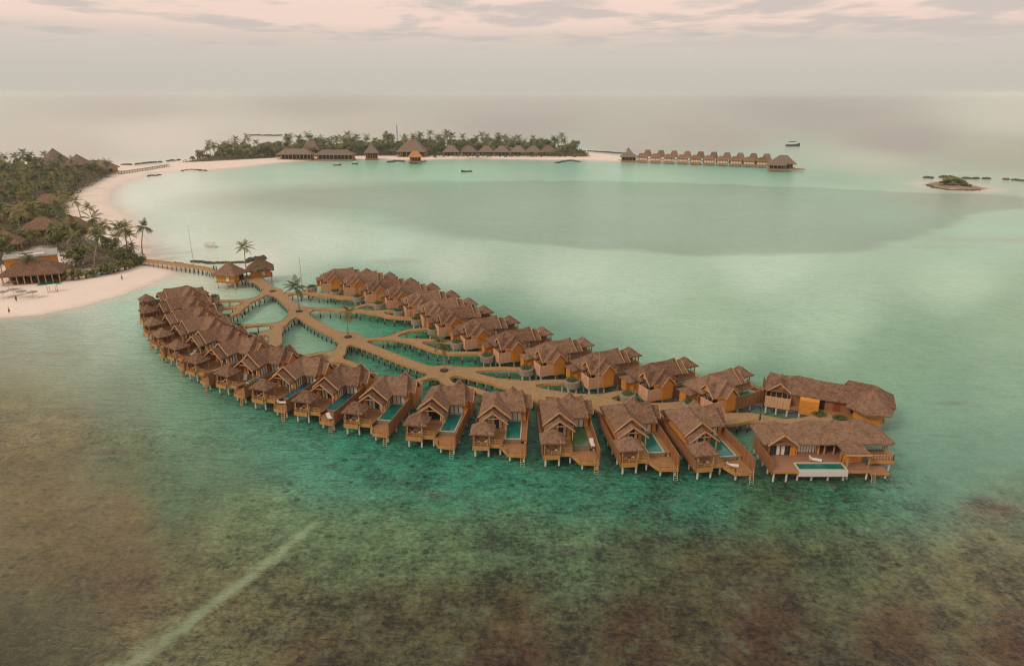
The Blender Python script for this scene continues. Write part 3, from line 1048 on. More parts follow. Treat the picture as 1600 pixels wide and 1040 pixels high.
# ------------------------------------------------------------------ two corner villas
def corner_near():
    t = thing('corner_villa', 'wide thatched corner villa with white walled pool and flat cabana', 'villa', (42, 96.5, 0), 0)
    B = lambda n, mb, m, p=t: mb.build(n, m, p)
    mb = MB()
    mb.box(.2, 12.4, 2.75, 10, 2.15, 2.45); mb.box(.2, 4.3, .2, 2.75, 2.15, 2.45); mb.box(12.4, 17, 4.0, 10, 2.16, 2.46)
    B('deck', mb, DECK_RED)
    mb = MB(); mb.box(12.45, 16.4, .9, 3.98, 1.75, 2.05); B('cabana_deck', mb, DECK_RED)
    mb = MB(); mb.box(16.45, 19.6, 1.2, 3.95, 1.2, 1.5); B('swim_platform', mb, DECK_RED)
    mb = MB(); mb.box(17.05, 21.4, 3.4, 7.2, 2.2, 2.5); B('balcony', mb, DECK_RED)
    mb = MB()
    rail(mb, [(17.2, 3.5), (21.3, 3.5), (21.3, 7)], 2.5, 1.0, .5)
    B('railing', mb, TIMBER)
    mb = MB(); mb.beam((.2, .12, 2.2), (4.3, .12, 2.2), .1, .5); mb.beam((12.45, .82, 1.85), (16.4, .82, 1.85), .1, .42); mb.beam((16.45, 1.12, 1.3), (19.6, 1.12, 1.3), .1, .42)
    mb.beam((17.1, 3.32, 2.2), (21.4, 3.32, 2.2), .1, .5)
    B('edge_beam', mb, EDGE)
    mb = MB()
    mb.box(4.32, 12.35, .3, .62, 1.25, 2.5); mb.box(4.32, 4.6, .63, 2.7, 1.25, 2.55); mb.box(12.1, 12.38, .63, 2.7, 1.25, 2.55); mb.box(4.6, 12.1, 2.45, 2.72, 1.25, 2.55); mb.box(4.6, 12.1, .63, 2.45, 1.25, 1.35)
    pl = B('pool', mb, COPING)
    mb = MB(); mb.box(4.6, 12.1, .63, 2.44, 1.4, 2.42); B('pool_water', mb, POOL, pl)
    mb = MB(); mb.box(4.28, 12.4, .2, .29, 1.4, 2.42); B('pool_front_wall', mb, WHITE, pl)
    mb = MB(); boards(mb, (.12, .2), (.12, 9.8), 1.6, 4.1); B('privacy_fence', mb, PLANK)
    # gabled pavilion wing, left
    mb = MB(); mb.box(1.2, 1.35, 5.3, 10, 2.45, 5.1); mb.add([(1.2, 5.2, 5.0), (5.3, 5.2, 5.0), (3.2, 5.2, 6.75)], [(0, 1, 2)]); mb.box(4.6, 5.5, 5.2, 5.35, 2.45, 5.0); mb.box(5.51, 5.65, 5.2, 6.4, 2.45, 5)
    B('wall', mb, ORANGE)
    mb = MB(); mb.box(9.6, 9.9, 6.2, 6.4, 2.45, 5.0); B('wall', mb, ORANGE)
    mb = MB(); mb.box(16.4, 16.55, 6.3, 10, 2.45, 5.0); mb.box(9.9, 16.4, 8.1, 8.25, 2.45, 5); B('wall', mb, ORANGE)
    mb = MB()
    for x in (1.5, 2.3, 3.1, 3.9, 4.6): mb.box(x - .06, x + .06, 5.15, 5.28, 2.45, 5.0)
    w = B('lounge_window', mb, DARKWOOD)
    mb = MB(); mb.box(1.5, 4.6, 5.32, 5.36, 2.45, 5.0); B('pane', mb, GLASS, w)
    mb = MB(); mb.box(2.4, 3.05, 5.29, 5.31, 2.5, 4.95); mb.box(3.2, 3.85, 5.29, 5.31, 2.5, 4.95); B('curtain', mb, CURTAIN, w)
    mb = MB()
    for i in range(8): mb.box(5.9 + i * .48, 5.95 + i * .48, 6.1, 6.18, 2.45, 4.9)
    w = B('bedroom_window', mb, DARKWOOD)
    mb = MB(); mb.box(5.9, 9.5, 6.2, 6.25, 2.5, 4.9); B('curtain', mb, CURTAIN, w)
    mb = MB(); mb.box(10, 16.3, 8.0, 8.06, 2.47, 4.8); B('painted_room_shade', mb, ROOM_SHADE)  # dark sheet before the back wall, shade of the lounge put into colour
    for x in (5.9, 9.6, 10.6, 12.2, 13.8, 16.9, 21.0):
        mb = MB(); mb.box(x - .09, x + .09, 5.35, 5.55, 2.47, 4.8); B('post', mb, TIMBER)
    mb = MB()
    wing(mb, 'y', 3.1, 4.3, 9.2, 2.5, 6.75, 7.0, 4.85, 0, 2)
    wing(mb, 'x', 8.2, 1.8, 8, 3.6, 7.3, 7.0, 4.9, 1.9, 0, dip=.25)
    wing(mb, 'x', 8.3, 7.8, 17.3, 3.6, 7.55, 7.6, 4.85, 1.6, 4.2, dip=.3)
    wing(mb, 'x', 8.3, 15.8, 17.6, 3.3, 7.7, 7.8, 5.0, 1.5, 4.4)
    rf = B('roof', mb, THATCH)
    for s_ in (-1, 1): q_ = MB(); q_.beam((3.1, 4.25, 6.65), (3.1 + s_ * 2.55, 4.25, 4.7), .1, .26); B('bargeboard', q_, TIMBER, rf)
    # cabana
    mb = MB(); mb.slab([[(12.0, 4.7, 5.0), (16.1, 4.7, 5.0)], [(12.0, 1.2, 4.75), (16.3, 1.2, 4.75)]][::-1], .18); B('cabana_roof', mb, THATCH)
    mb = MB(); mb.beam((11.98, 1.12, 4.65), (16.32, 1.12, 4.65), .1, .25); B('cabana_fascia', mb, TIMBER)
    for x, y in ((12.6, 1.4), (16.1, 1.4), (12.6, 3.7), (16.1, 3.7)):
        mb = MB(); mb.box(x - .1, x + .1, y - .1, y + .1, 2.06, 4.6); B('cabana_post', mb, EDGE)
    mb = MB(); mb.box(12.9, 15.9, 3.5, 3.65, 2.06, 3.6); B('cabana_back', mb, ORANGE)
    mb = MB()
    for x in (16.6, 17.2): mb.beam((x, 1.0, 2.0), (x, .3, -.6), .08, .08)
    for i in range(8):
        q = i / 7
        mb.beam((16.6, .95 - .6 * q, 1.6 - 2.1 * q), (17.2, .95 - .6 * q, 1.6 - 2.1 * q), .1, .06)
    B('ladder', mb, TIMBER)
    for x, y in [(.5, .5), (2.6, .5), (4.6, .9), (6.9, .9), (9.6, .9), (12.1, .9), (12.8, 1.2), (16, 1.2), (19.3, 1.5), (21, 3.8), (21, 6.9), (.5, 3), (.5, 5.4), (.5, 7.7), (.5, 9.6), (17, 9.6), (12, 9.6), (6, 9.6), (18, 4)]:
        o = link('pile', PILE_ME, t, (x, y, -.05)); o.scale[2] = .55 if 4.5 < x < 12.2 and y < 1 else (.62 if x > 16.4 and y < 3 else (.8 if x > 12 and y < 1.5 else 1))
    return t


cn = corner_near()
lg = dup(lounger, (50.2, 99.75, 2.45), 1.2, 'dark-framed white lounger behind the white walled pool of the corner villa')


def corner_far():
    t = thing('corner_villa', 'long orange walled corner villa with hipped thatch tower at the right end', 'villa', (50.6, 121.6, 0), R(-24))
    B = lambda n, mb, m, p=t: mb.build(n, m, p)
    mb = MB(); mb.box(-1, 20, 0, 8, 2.1, 2.4); B('deck', mb, DECK)
    mb = MB(); boards(mb, (-1, -.05), (3.5, -.05), 1.9, 4.2); boards(mb, (-1.05, 0), (-1.05, 6), 1.9, 4.2); boards(mb, (3.55, 0), (3.55, 1.5), 1.9, 4.2); B('courtyard_fence', mb, PLANK_IN)
    mb = MB(); boards(mb, (-1.05, 6), (-2.2, 10.5), 1.7, 4.0); B('privacy_fence', mb, PLANK)
    mb = MB(); mb.box(5.2, 8.6, -.5, 2.4, 1.7, 4.6); B('bathroom_wall', mb, ORANGE)
    mb = MB(); mb.box(8.7, 14.2, 1.9, 2.1, 2.4, 5); B('wall', mb, PLANK)
    mb = MB(); mb.box(3.4, 5.2, 1.6, 1.75, 2.4, 4.9); B('wall', mb, PLANK)
    mb = MB(); mb.box(14.2, 19.5, 7.6, 7.8, 2.4, 5.0); B('wall', mb, PLANK)
    mb = MB(); mb.box(11.2, 12.4, 1.8, 1.88, 2.4, 4.7); B('door', mb, REDDOOR)
    mb = MB(); mb.box(8.75, 9.6, 1.8, 1.88, 2.4, 4.7); B('doorway', mb, ROOM_SHADE)  # dark sheet on the wall, its colour stands for a shaded recess
    mb = MB()
    a = [(14.6, .4), (17.4, -.9), (19.6, .2), (20.0, 3.0), (18.5, 5.2), (15, 4.6)]
    mb.prism(a, 1.6, 4.7); B('tower_wall', mb, ORANGE)
    mb = MB()
    mb.box(-.2, 2.9, 2.2, 2.3, 2.4, 5.0); mb.add([(-.2, 2.2, 5.0), (2.9, 2.2, 5.0), (1.35, 2.2, 6.5)], [(0, 1, 2)])
    w = B('gable_window', mb, GLASS)
    mb = MB()
    for x in (-.2, .8, 1.9, 2.9): mb.box(x - .07, x + .07, 2.08, 2.19, 2.4, 5.1)
    mb.add([(-.2, 2.12, 5.0), (2.9, 2.12, 5.0), (2.1, 2.12, 5.85), (.6, 2.12, 5.85)], [(0, 1, 2, 3)])
    B('window_frame', mb, ORANGE, w)
    mb = MB()
    wing(mb, 'y', 1.35, 1.4, 6, 2.3, 6.6, 6.9, 4.8, 0, 0)
    wing(mb, 'x', 5.0, -.9, 4.5, 3.5, 7.2, 7.35, 4.9, .6, 1.0, dip=.25)
    wing(mb, 'x', 4.8, 4.2, 18.0, 3.6, 7.5, 7.5, 4.8, 1.6, 2.0, dip=.5)
    wing(mb, 'x', 5.2, 13.2, 18.0, 3.4, 7.9, 7.6, 5.0, .8, 3.6)
    rf = B('roof', mb, THATCH)
    mb = MB(); pyramid_n(mb, 6, 4.4, 8.0, 4.5, .3, 7, .3); mb.xform(loc=(17.4, 1.9, 0)); B('tower_roof', mb, THATCH)
    for s_ in (-1, 1): q_ = MB(); q_.beam((1.35, 1.35, 6.5), (1.35 + s_ * 2.35, 1.35, 4.65), .1, .25); B('bargeboard', q_, TIMBER, rf)
    for x, y in [(-.7, .3), (1.2, .3), (3.2, .3), (5.4, -.3), (8.3, -.3), (15, .6), (17.3, -.5), (19.3, .5), (19.6, 3), (19.6, 7), (10.5, 2.4), (13, 2.4), (-.7, 3), (-.7, 6), (6.8, 3)]:
        link('pile', PILE_ME, t, (x, y, -.1))
    return t


corner_far()
dup(planter, (58.3, 117.2), 0, 'low round planter with shrub before the red door of the orange corner villa').location.z = -.8
dup(planter, (61.5, 115.4), 0, 'low round planter with shrub beside the hipped tower of the orange corner villa').location.z = -.8


# ------------------------------------------------------------------ land outlines (surveyed)
SHORE_MAIN = [(-260, 497), (0, 496), (60, 492), (130, 478), (190, 461), (235, 443), (262, 430), (280, 421), (262, 411), (246, 402), (230, 386), (222, 366), (206, 347), (186, 331), (168, 317), (166, 306), (178, 293),
              (205, 279), (245, 269), (300, 266.5), (360, 262.5), (440, 253.5), (530, 248.5), (640, 249.5), (740, 247.5), (860, 249.5), (925, 249.5), (975, 251.5), (1000, 249.5), (990, 246), (960, 243), (930, 240),
              (905, 234), (820, 230), (660, 228.5), (470, 230), (350, 238), (290, 249), (255, 258), (215, 260), (190, 257), (150, 252), (105, 250), (60, 254), (0, 256), (-260, 262)]
ISLET = [(1446, 288), (1462, 284), (1482, 283), (1505, 288), (1525, 291), (1541, 295.5), (1520, 298), (1490, 297), (1465, 293)]
FOREST_L = [(-120, 268), (0, 264), (60, 260), (100, 262), (186, 271), (158, 285), (130, 300), (112, 315), (106, 332), (112, 352), (126, 368), (150, 380), (190, 393), (226, 408), (214, 418), (150, 425), (105, 428), (96, 400), (60, 388), (0, 420), (-40, 440), (-160, 430)]
FOREST_R = [(283, 256), (330, 254), (440, 248), (560, 245.5), (660, 245.5), (740, 243.5), (860, 246), (922, 246.5), (912, 239), (860, 234.5), (660, 232.5), (470, 234), (350, 241)]
wpoly = lambda p: np.array([at(x, y, 0) for x, y in p])


def sdf(P, px, py):
    """signed distance to polygon, positive inside"""
    n = len(P)
    d = np.full(px.shape, 1e9)
    inside = np.zeros(px.shape, bool)
    for i in range(n):
        ax, ay = P[i]; bx, by = P[(i + 1) % n]
        L2 = (bx - ax) ** 2 + (by - ay) ** 2
        tt = np.clip(((px - ax) * (bx - ax) + (py - ay) * (by - ay)) / L2, 0, 1)
        d = np.minimum(d, np.hypot(px - ax - tt * (bx - ax), py - ay - tt * (by - ay)))
        cond = ((ay > py) != (by > py)) & (px < (bx - ax) * (py - ay) / (by - ay + 1e-12) + ax)
        inside ^= cond
    return np.where(inside, d, -d)


PM, PI_, PFL, PFR = wpoly(SHORE_MAIN), wpoly(ISLET), wpoly(FOREST_L), wpoly(FOREST_R)


def spaced(a, b, s0, g):
    out, x, s = [a], a, s0
    while x < b:
        x += s; s *= g; out.append(x)
    return out


xp = list(np.arange(-170, -72, 1.5)) + list(np.arange(-72, 10, .7)) + list(np.arange(10, 130, 1.5))
right = spaced(130, 26000, 1.6, 1.028); left = [-170 - (v - 130) for v in right]
XS = np.array(left[::-1][:-1] + xp + right)
YS = np.array([-900, -300, 0, 25, 38] + list(np.arange(44, 96, .6)) + list(np.arange(96, 250, 1.2)) + list(np.arange(250, 760, 3.0)) + spaced(763, 34000, 4, 1.05))
TX, TY = np.meshgrid(XS, YS, indexing='ij')
d1, d2 = sdf(PM, TX, TY), sdf(PI_, TX, TY)
dd = np.maximum(d1, d2)
wob = np.vectorize(lambda a, b: noise.noise(Vector((a * .05, b * .05, 0))))(np.clip(TX, -900, 900), np.clip(TY, 0, 1200))
dd = dd + wob * np.clip(TY / 200, .5, 2) * .9
TZ = np.where(dd > 0, np.minimum(dd * .10, 1.1 + .2 * wob), np.maximum(dd * .05, -1.15 + .2 * wob))
# photo-surveyed colours of the sea bed (as seen through the water)
CP_ = '''0,1030,78,66,48;100,960,88,76,58;100,860,112,88,66;50,780,122,96,74;20,700,120,98,78;100,680,126,104,82;20,620,138,120,96;20,560,156,140,114;100,560,150,138,110;200,620,128,122,94;250,560,140,150,122
150,520,165,155,130;50,520,170,158,136;200,700,112,110,80;200,800,104,98,73;250,780,92,110,80;300,700,88,118,88;300,640,96,130,100;350,630,84,126,98;400,680,80,121,92;450,700,70,120,95;500,720,64,118,92
600,720,52,112,86;700,740,50,112,85;800,740,48,108,82;900,770,45,102,77;1000,770,46,100,75;1100,780,48,105,80;1200,800,48,88,63;1300,770,50,97,68;1400,770,66,112,86;1500,740,90,130,104;1590,700,102,140,114
1590,780,90,115,88;1550,830,84,95,70;1590,900,78,82,58;1500,900,80,86,60;1400,880,72,86,60;1300,860,64,82,58;1200,880,64,66,46;1100,880,62,65,45;1000,870,62,79,55;900,860,66,93,67;800,850,67,99,71
700,860,69,99,69;600,850,72,102,72;500,850,77,107,76;400,800,83,113,82;350,850,84,106,76;300,880,82,92,66;200,900,87,82,61;350,930,80,85,60;450,930,72,80,56;600,950,62,66,46;700,950,60,63,43;800,950,60,59,41
1000,980,58,51,35;1200,980,56,49,34;1400,980,60,54,38;1590,1000,66,58,40;500,1030,64,62,44;800,1030,55,48,34;1450,660,110,148,120;1590,620,121,153,125;1400,560,140,168,138;1590,500,150,172,144;1500,440,164,184,157
1300,480,162,184,157;1100,500,159,182,154;1000,450,164,185,159;1200,420,168,188,162;900,430,168,186,162;700,420,172,186,164;600,390,182,190,170;500,380,190,194,174;300,380,196,194,174;400,410,196,196,178
300,440,190,190,166;350,455,180,186,160;150,490,188,178,156;230,470,176,188,164;400,490,150,176,150;500,530,142,170,145;430,480,150,174,150;600,545,90,142,114;650,560,82,132,107;800,590,80,128,102;620,505,92,144,116
700,540,80,132,104;560,475,110,152,124;850,620,78,126,98;300,560,104,146,118;220,480,165,180,155;380,640,70,118,92;260,590,120,148,120;450,650,58,116,90;560,690,48,112,86;680,700,44,108,82
1150,655,78,118,90;1420,690,92,134,106;1300,745,46,90,64
300,320,190,188,168;500,300,178,180,160;600,330,172,182,161;800,340,172,182,161;1000,340,172,182,161;1200,340,172,182,161;1400,330,172,182,161;1300,300,172,182,161;700,275,172,182,161;600,255,172,178,159;880,255,170,176,158
450,262,180,184,166;1150,268,168,175,157;1300,280,168,172,153;1450,310,178,176,156;1550,370,172,181,159;1550,300,180,176,158;200,310,200,196,178;260,290,196,192,174;1000,280,172,182,161
800,190,178,171,157;400,215,192,186,169;100,235,192,184,167;1400,220,178,170,154;1580,182,186,192,174;800,160,180,174,161;1300,160,176,169,156;200,160,182,175,161;600,205,186,180,164;1100,215,180,174,158;1350,255,182,177,159;1000,225,182,176,160;250,215,200,192,176;1580,240,182,176,158;1250,150,174,167,154;500,150,175,168,155'''
cps = np.array([[float(v) for v in c.split(',')] for c in CP_.replace('\n', ';').split(';')])


def lin(c):
    c = np.asarray(c) / 255.0
    return np.where(c <= .04045, c / 12.92, ((c + .055) / 1.055) ** 2.4)


SKYC = np.array([.56, .49, .42])
E_EFF = np.array([.79, .73, .68]); E_NEAR = np.array([1.24, .98, 1.02])
alb = []
for x, y, *rgb in cps:
    if x < 160 and y > 600: rgb = [rgb[0] * 1.04 + 3, rgb[1] * 1.05 + 2, rgb[2] * 1.0]
    elif y > 790 and x > 150: rgb = [rgb[0] * 1.22 + 12, rgb[1] * 1.03 + 4, rgb[2] * 1.02 + 3]
    elif y > 560 and x > 250: rgb = [rgb[0] * 1.16 + 13, rgb[1] * 1.07 + 6, rgb[2] * 1.1 + 9]
    elif y > 470 and y < 660 and x < 280: rgb = [rgb[0] * 1.04 + 6, rgb[1] * 1.06 + 10, rgb[2] * 1.08 + 14]
    elif 400 < y <= 560: rgb = [rgb[0] + 10, rgb[1] + 1, rgb[2] + 2]
    elif y < 245: rgb = [rgb[0] * .95, rgb[1] * .95, rgb[2] * .95]
    v = (y - 520) / F
    ct = (SP + v * CP) / math.sqrt(1 + v * v + ((x - 800) / F) ** 2)
    fr = .02 + .98 * (1 - ct) ** 5
    fr = min(fr, .62)
    kn = min(1, max(0, (y - 430) / 120))
    E_ = E_EFF * (1 - kn) + E_NEAR * kn
    a_ = np.clip((lin(rgb) - fr * SKYC) / ((1 - fr) * E_), .012, .9)
    if y < 240: a_ = a_.mean() * lin(rgb) / lin(rgb).mean() * np.array([.985, 1.0, .97])
    alb.append(a_)
alb = np.array(alb)
dep = (SP * TY - CP * -H * 0)
fwd = TY * CP + H * SP            # depth along view axis
down = H * CP - TY * SP
fwd_ok = np.maximum(fwd, 20)
VX = 800 + F * TX / fwd_ok
VY = 520 + F * (H * CP - TY * SP) / fwd_ok
VX = np.clip(VX, -400, 2000); VY = np.clip(VY, 146, 1300)
num = np.zeros(TX.shape + (3,)); den = np.zeros(TX.shape)
WX2 = np.vectorize(lambda a, b: noise.noise(Vector((a * .45, b * .45, 2))) if b < 120 else 0.0)(np.clip(TX, -900, 900), np.clip(TY, 0, 1200))
WXn = np.vectorize(lambda a, b: noise.noise(Vector((a * .03, b * .03, 5))))(np.clip(TX, -900, 900), np.clip(TY, 0, 1200))
for (x, y, *_), a in zip(cps, alb):
    # vertical photo distances count more the farther out they lie
    ky = 1.0 if y > 450 else (2.0 if y > 330 else 3.2)
    w = 1 / ((VX + 14 * WXn - x) ** 2 + (ky * (VY - y)) ** 2 + 2200) ** 2
    num += w[..., None] * a; den += w
CB = num / den[..., None]
# dark seagrass bay with a crisp edge
BAY = [(1640, 322), (1530, 331), (1480, 356), (1400, 379), (1330, 391), (1240, 398), (1150, 401), (1060, 397), (950, 389), (850, 383), (750, 376), (680, 364), (620, 350), (540, 334), (430, 330), (330, 322), (330, 306), (450, 292), (640, 284), (900, 282), (1200, 290), (1400, 300), (1600, 306)]
db = sdf(wpoly(BAY), TX, TY) + wob * 6
mb_ = np.clip(db / (6 + np.clip(-TX, 0, 130) * .35) + .5, 0, 1) * .28
CB *= (1 - mb_)[..., None] * np.array([1.0, .97, .97]) ** (mb_[..., None] * 4)
# raked sand channel through the reef, lower left
ch = [(490, 818), (462, 842), (432, 868), (400, 893), (370, 916), (330, 946), (285, 982), (240, 1012), (190, 1045)]
cw = [at(*p) for p in ch]
dc = np.full(TX.shape, 1e3); wl = np.zeros(TX.shape)
for i, (a, b) in enumerate(zip(cw, cw[1:])):
    L2 = (b[0] - a[0]) ** 2 + (b[1] - a[1]) ** 2
    tt = np.clip(((TX - a[0]) * (b[0] - a[0]) + (TY - a[1]) * (b[1] - a[1])) / L2, 0, 1)
    d_ = np.hypot(TX - a[0] - tt * (b[0] - a[0]), TY - a[1] - tt * (b[1] - a[1]))
    wl = np.where(d_ < dc, .75 + .09 * (i + tt), wl); dc = np.minimum(dc, d_)
mc = np.clip((1.2 - dc / (wl * (1.1 + WX2 * .9))) * .95, 0, 1) * (.62 + .4 * WX2)
CB = CB * (1 - mc[..., None]) + np.array([.29, .36, .20]) * mc[..., None]
# dark weed patches
for px, py, rx, rz_, s_, c_ in [(80, 552, 9, 3.5, .6, (.25, .2, .14)), (30, 536, 6, 1.8, .5, (.3, .24, .17)), (160, 706, 6, .9, .7, (.14, .10, .06)), (680, 772, 3, 1.2, .7, (.09, .10, .07)), (1545, 795, 5, 2.5, .7, (.10, .055, .035)),
                               (1488, 629, 3, .8, .7, (.14, .18, .13)), (915, 860, 4, .8, .6, (.05, .06, .04)), (1328, 822, 1.6, .6, .7, (.05, .08, .06)), (620, 408, 8, 4, .3, (.3, .28, .22)), (340, 655, 5, .8, .5, (.12, .16, .1)),
                               (1560, 375, 30, 7, .4, (.42, .33, .27)), (1490, 386, 20, 4, .3, (.42, .36, .29)), (700, 540, 7, 3, .4, (.1, .17, .1)), (1180, 905, 5, 2, .4, (.05, .05, .035)), (1380, 800, 1, 1, 0, (.1, .1, .1))]:
    c = at(px, py)
    q = np.clip(1.4 - np.hypot((TX - c[0]) / rx, (TY - c[1]) / rz_) + WXn * .8, 0, 1) * s_
    CB = CB * (1 - q[..., None]) + np.array(c_) * q[..., None]
# pale sandbar streaks out at sea by the beach
SAND = np.array([.80, .64, .525]); SOIL = np.array([.17, .125, .075])
sw = np.clip(TY / 22, 8, 30); shore = (np.clip((dd + sw) / sw, 0, 1) * np.where(TY < 215, .8, 1))[..., None]
CB = CB * (1 - shore ** 2) + SAND * .9 * shore ** 2
isl = np.clip((d2 + 2) / 2, 0, 1)[..., None]
SANDB = SAND * (1 - isl) + np.array([.30, .205, .125]) * isl
wet = np.clip(1 - np.abs(dd - .3) / 2.2, 0, 1)[..., None]
land = (np.clip((dd + .3) / 1.0, 0, 1))[..., None]
CB = CB * (1 - land) + SANDB * land
CB *= 1 - wet * .12
ff = np.maximum(sdf(PFL, TX, TY), sdf(PFR, TX, TY))
fo = np.clip(ff / 5 + .4 + wob * .6, 0, 1)[..., None]
CB = CB * (1 - fo) + SOIL * fo
# reef texture strength
lum = CB.sum(axis=2)
reef = np.clip((.62 - lum) / .4, 0.08, 1) * np.clip(1 - land[..., 0], 0, 1) * np.clip((260 - TY) / 80, .12, 1)
reef *= 1 - .5 * np.clip((-38 - TX) / 12, 0, 1) * np.clip((112 - TY) / 10, 0, 1)
nxv, nyv = TX.shape
verts = np.stack([TX, TY, TZ], -1).reshape(-1, 3)
idx = np.arange(nxv * nyv).reshape(nxv, nyv)
quads = np.stack([idx[:-1, :-1], idx[1:, :-1], idx[1:, 1:], idx[:-1, 1:]], -1).reshape(-1, 4)
landface = (dd[:-1, :-1] > -5).reshape(-1) | (dd[1:, 1:] > -5).reshape(-1)
colr = np.concatenate([CB.reshape(-1, 3), reef.reshape(-1, 1)], 1)


def grid_obj(name, sel, m):
    q = quads[sel]
    u, inv = np.unique(q, return_inverse=True)
    me_ = bpy.data.meshes.new(name)
    nf = len(q)
    me_.vertices.add(len(u)); me_.vertices.foreach_set('co', verts[u].astype(np.float32).ravel())
    me_.loops.add(nf * 4); me_.loops.foreach_set('vertex_index', inv.reshape(-1).astype(np.int32))
    me_.polygons.add(nf)
    me_.polygons.foreach_set('loop_start', np.arange(0, nf * 4, 4, dtype=np.int32))
    me_.update(calc_edges=True)
    ca = me_.color_attributes.new('bed', 'FLOAT_COLOR', 'POINT')
    ca.data.foreach_set('color', colr[u].astype(np.float32).ravel())
    me_.polygons.foreach_set('use_smooth', [True] * nf)
    me_.materials.append(m)
    return tag(link(name, me_), None, None, None, 'structure')


BED = bpy.data.materials.new('sea_bed'); BED.use_nodes = True
nt = BED.node_tree; N = nt.nodes; Lk = nt.links.new
pb = N['Principled BSDF']; pb.inputs['Roughness'].default_value = .95; pb.inputs['Specular IOR Level'].default_value = .05
at_ = N.new('ShaderNodeAttribute'); at_.attribute_name = 'bed'
tc = N.new('ShaderNodeTexCoord')


def nz(scale, detail, rough=.6, dist=0.0, stretch=None):
    n = N.new('ShaderNodeTexNoise'); n.inputs['Scale'].default_value = scale; n.inputs['Detail'].default_value = detail
    n.inputs['Roughness'].default_value = rough; n.inputs['Distortion'].default_value = dist
    mp = N.new('ShaderNodeMapping')
    if stretch: mp.inputs['Scale'].default_value = stretch
    Lk(tc.outputs['Object'], mp.inputs[0]); Lk(mp.outputs[0], n.inputs[0])
    return n


def mth(op, a, b=None, c=None):
    n = N.new('ShaderNodeMath'); n.operation = op
    for i, v in enumerate((a, b, c)):
        if v is None: continue
        if isinstance(v, (int, float)): n.inputs[i].default_value = v
        else: Lk(v, n.inputs[i])
    return n.outputs[0]


n1 = nz(.24, 9, .76, .3); n2 = nz(1.3, 5, .75, .3); n3 = nz(.07, 4, .6, .8)
tex = mth('ADD', mth('MULTIPLY', mth('SUBTRACT', n1.outputs[0], .5), 2.6), mth('MULTIPLY', mth('SUBTRACT', n2.outputs[0], .5), 2.6))
tex = mth('ADD', tex, mth('MULTIPLY', mth('SUBTRACT', n3.outputs[0], .5), 1.2))
amp = mth('MULTIPLY_ADD', at_.outputs['Alpha'], 1.55, .08)
f1 = mth('MAXIMUM', mth('MULTIPLY_ADD', tex, amp, 1.0), .3)
# scattered dark coral heads
vr = N.new('ShaderNodeTexVoronoi'); vr.inputs['Scale'].default_value = .42
Lk(tc.outputs['Object'], vr.inputs[0])
hd = N.new('ShaderNodeMapRange'); Lk(vr.outputs['Distance'], hd.inputs[0])
hd.inputs[1].default_value = .16; hd.inputs[2].default_value = .26; hd.inputs[3].default_value = .55; hd.inputs[4].default_value = 0.0
sepc = N.new('ShaderNodeSeparateColor'); Lk(vr.outputs['Color'], sepc.inputs[0])
pick = mth('GREATER_THAN', mth('ADD', sepc.outputs[0], mth('MULTIPLY', n3.outputs[0], .8)), 1.12)
f1 = mth('MULTIPLY', f1, mth('SUBTRACT', 1.0, mth('MULTIPLY', mth('MULTIPLY', hd.outputs[0], pick), mth('MINIMUM', mth('MULTIPLY', at_.outputs['Alpha'], 1.6), 1.0))))
vm = N.new('ShaderNodeVectorMath'); vm.operation = 'SCALE'
Lk(at_.outputs['Color'], vm.inputs[0]); Lk(f1, vm.inputs['Scale'])
# pale sand pockets between corals
n4 = nz(.2, 9, .75, .15)
pk = N.new('ShaderNodeMapRange'); Lk(n4.outputs[0], pk.inputs[0]); pk.inputs[1].default_value = .54; pk.inputs[2].default_value = .66
pf = mth('MULTIPLY', mth('MULTIPLY', pk.outputs[0], at_.outputs['Alpha']), .4)
mx = N.new('ShaderNodeMix'); mx.data_type = 'RGBA'
Lk(pf, mx.inputs[0]); Lk(vm.outputs[0], mx.inputs[6]); mx.inputs[7].default_value = (.17, .21, .12, 1)
Lk(mx.outputs[2], pb.inputs['Base Color'])
grid_obj('beach', landface, BED)

# water surface: the lagoon's own colour (sand, reef and weed under clear shallow water) below a rippled glossy skin
def ripples(dist, strength):
    w1 = nz(.55, 4, .62, .5, (.5, 1.25, 1)); w2 = nz(1.7, 3, .6, .3, (.55, 1.3, 1)); w3 = nz(.03, 4, .6, .5, (.35, 1, 1))
    h = mth('ADD', w1.outputs[0], mth('MULTIPLY', w2.outputs[0], .35))
    h = mth('MULTIPLY', h, mth('MULTIPLY_ADD', w3.outputs[0], 1.5, .25))
    # far wavelets merge into an even sheen
    sxyz = N.new('ShaderNodeSeparateXYZ'); Lk(tc.outputs['Object'], sxyz.inputs[0])
    fd = N.new('ShaderNodeMapRange'); Lk(sxyz.outputs[1], fd.inputs[0]); fd.inputs[1].default_value = 180; fd.inputs[2].default_value = 800; fd.inputs[3].default_value = 1.0; fd.inputs[4].default_value = .12
    h = mth('MULTIPLY', h, fd.outputs[0])
    bp = N.new('ShaderNodeBump'); bp.inputs['Strength'].default_value = strength; bp.inputs['Distance'].default_value = dist
    Lk(h, bp.inputs['Height'])
    return bp.outputs[0]


WAT = BED.copy(); WAT.name = 'lagoon_water'
nt = WAT.node_tree; N = nt.nodes; Lk = nt.links.new
tc = N['Texture Coordinate']
pb = N['Principled BSDF']; pb.inputs['Roughness'].default_value = .2; pb.inputs['IOR'].default_value = 1.33; pb.inputs['Specular IOR Level'].default_value = .5
Lk(ripples(1.0, .7), pb.inputs['Normal'])
TZ[:] = 0
verts = np.stack([TX, TY, TZ], -1).reshape(-1, 3)
wface = (dd[:-1, :-1] < 4).reshape(-1) | (dd[1:, 1:] < 4).reshape(-1)
grid_obj('water', wface, WAT)


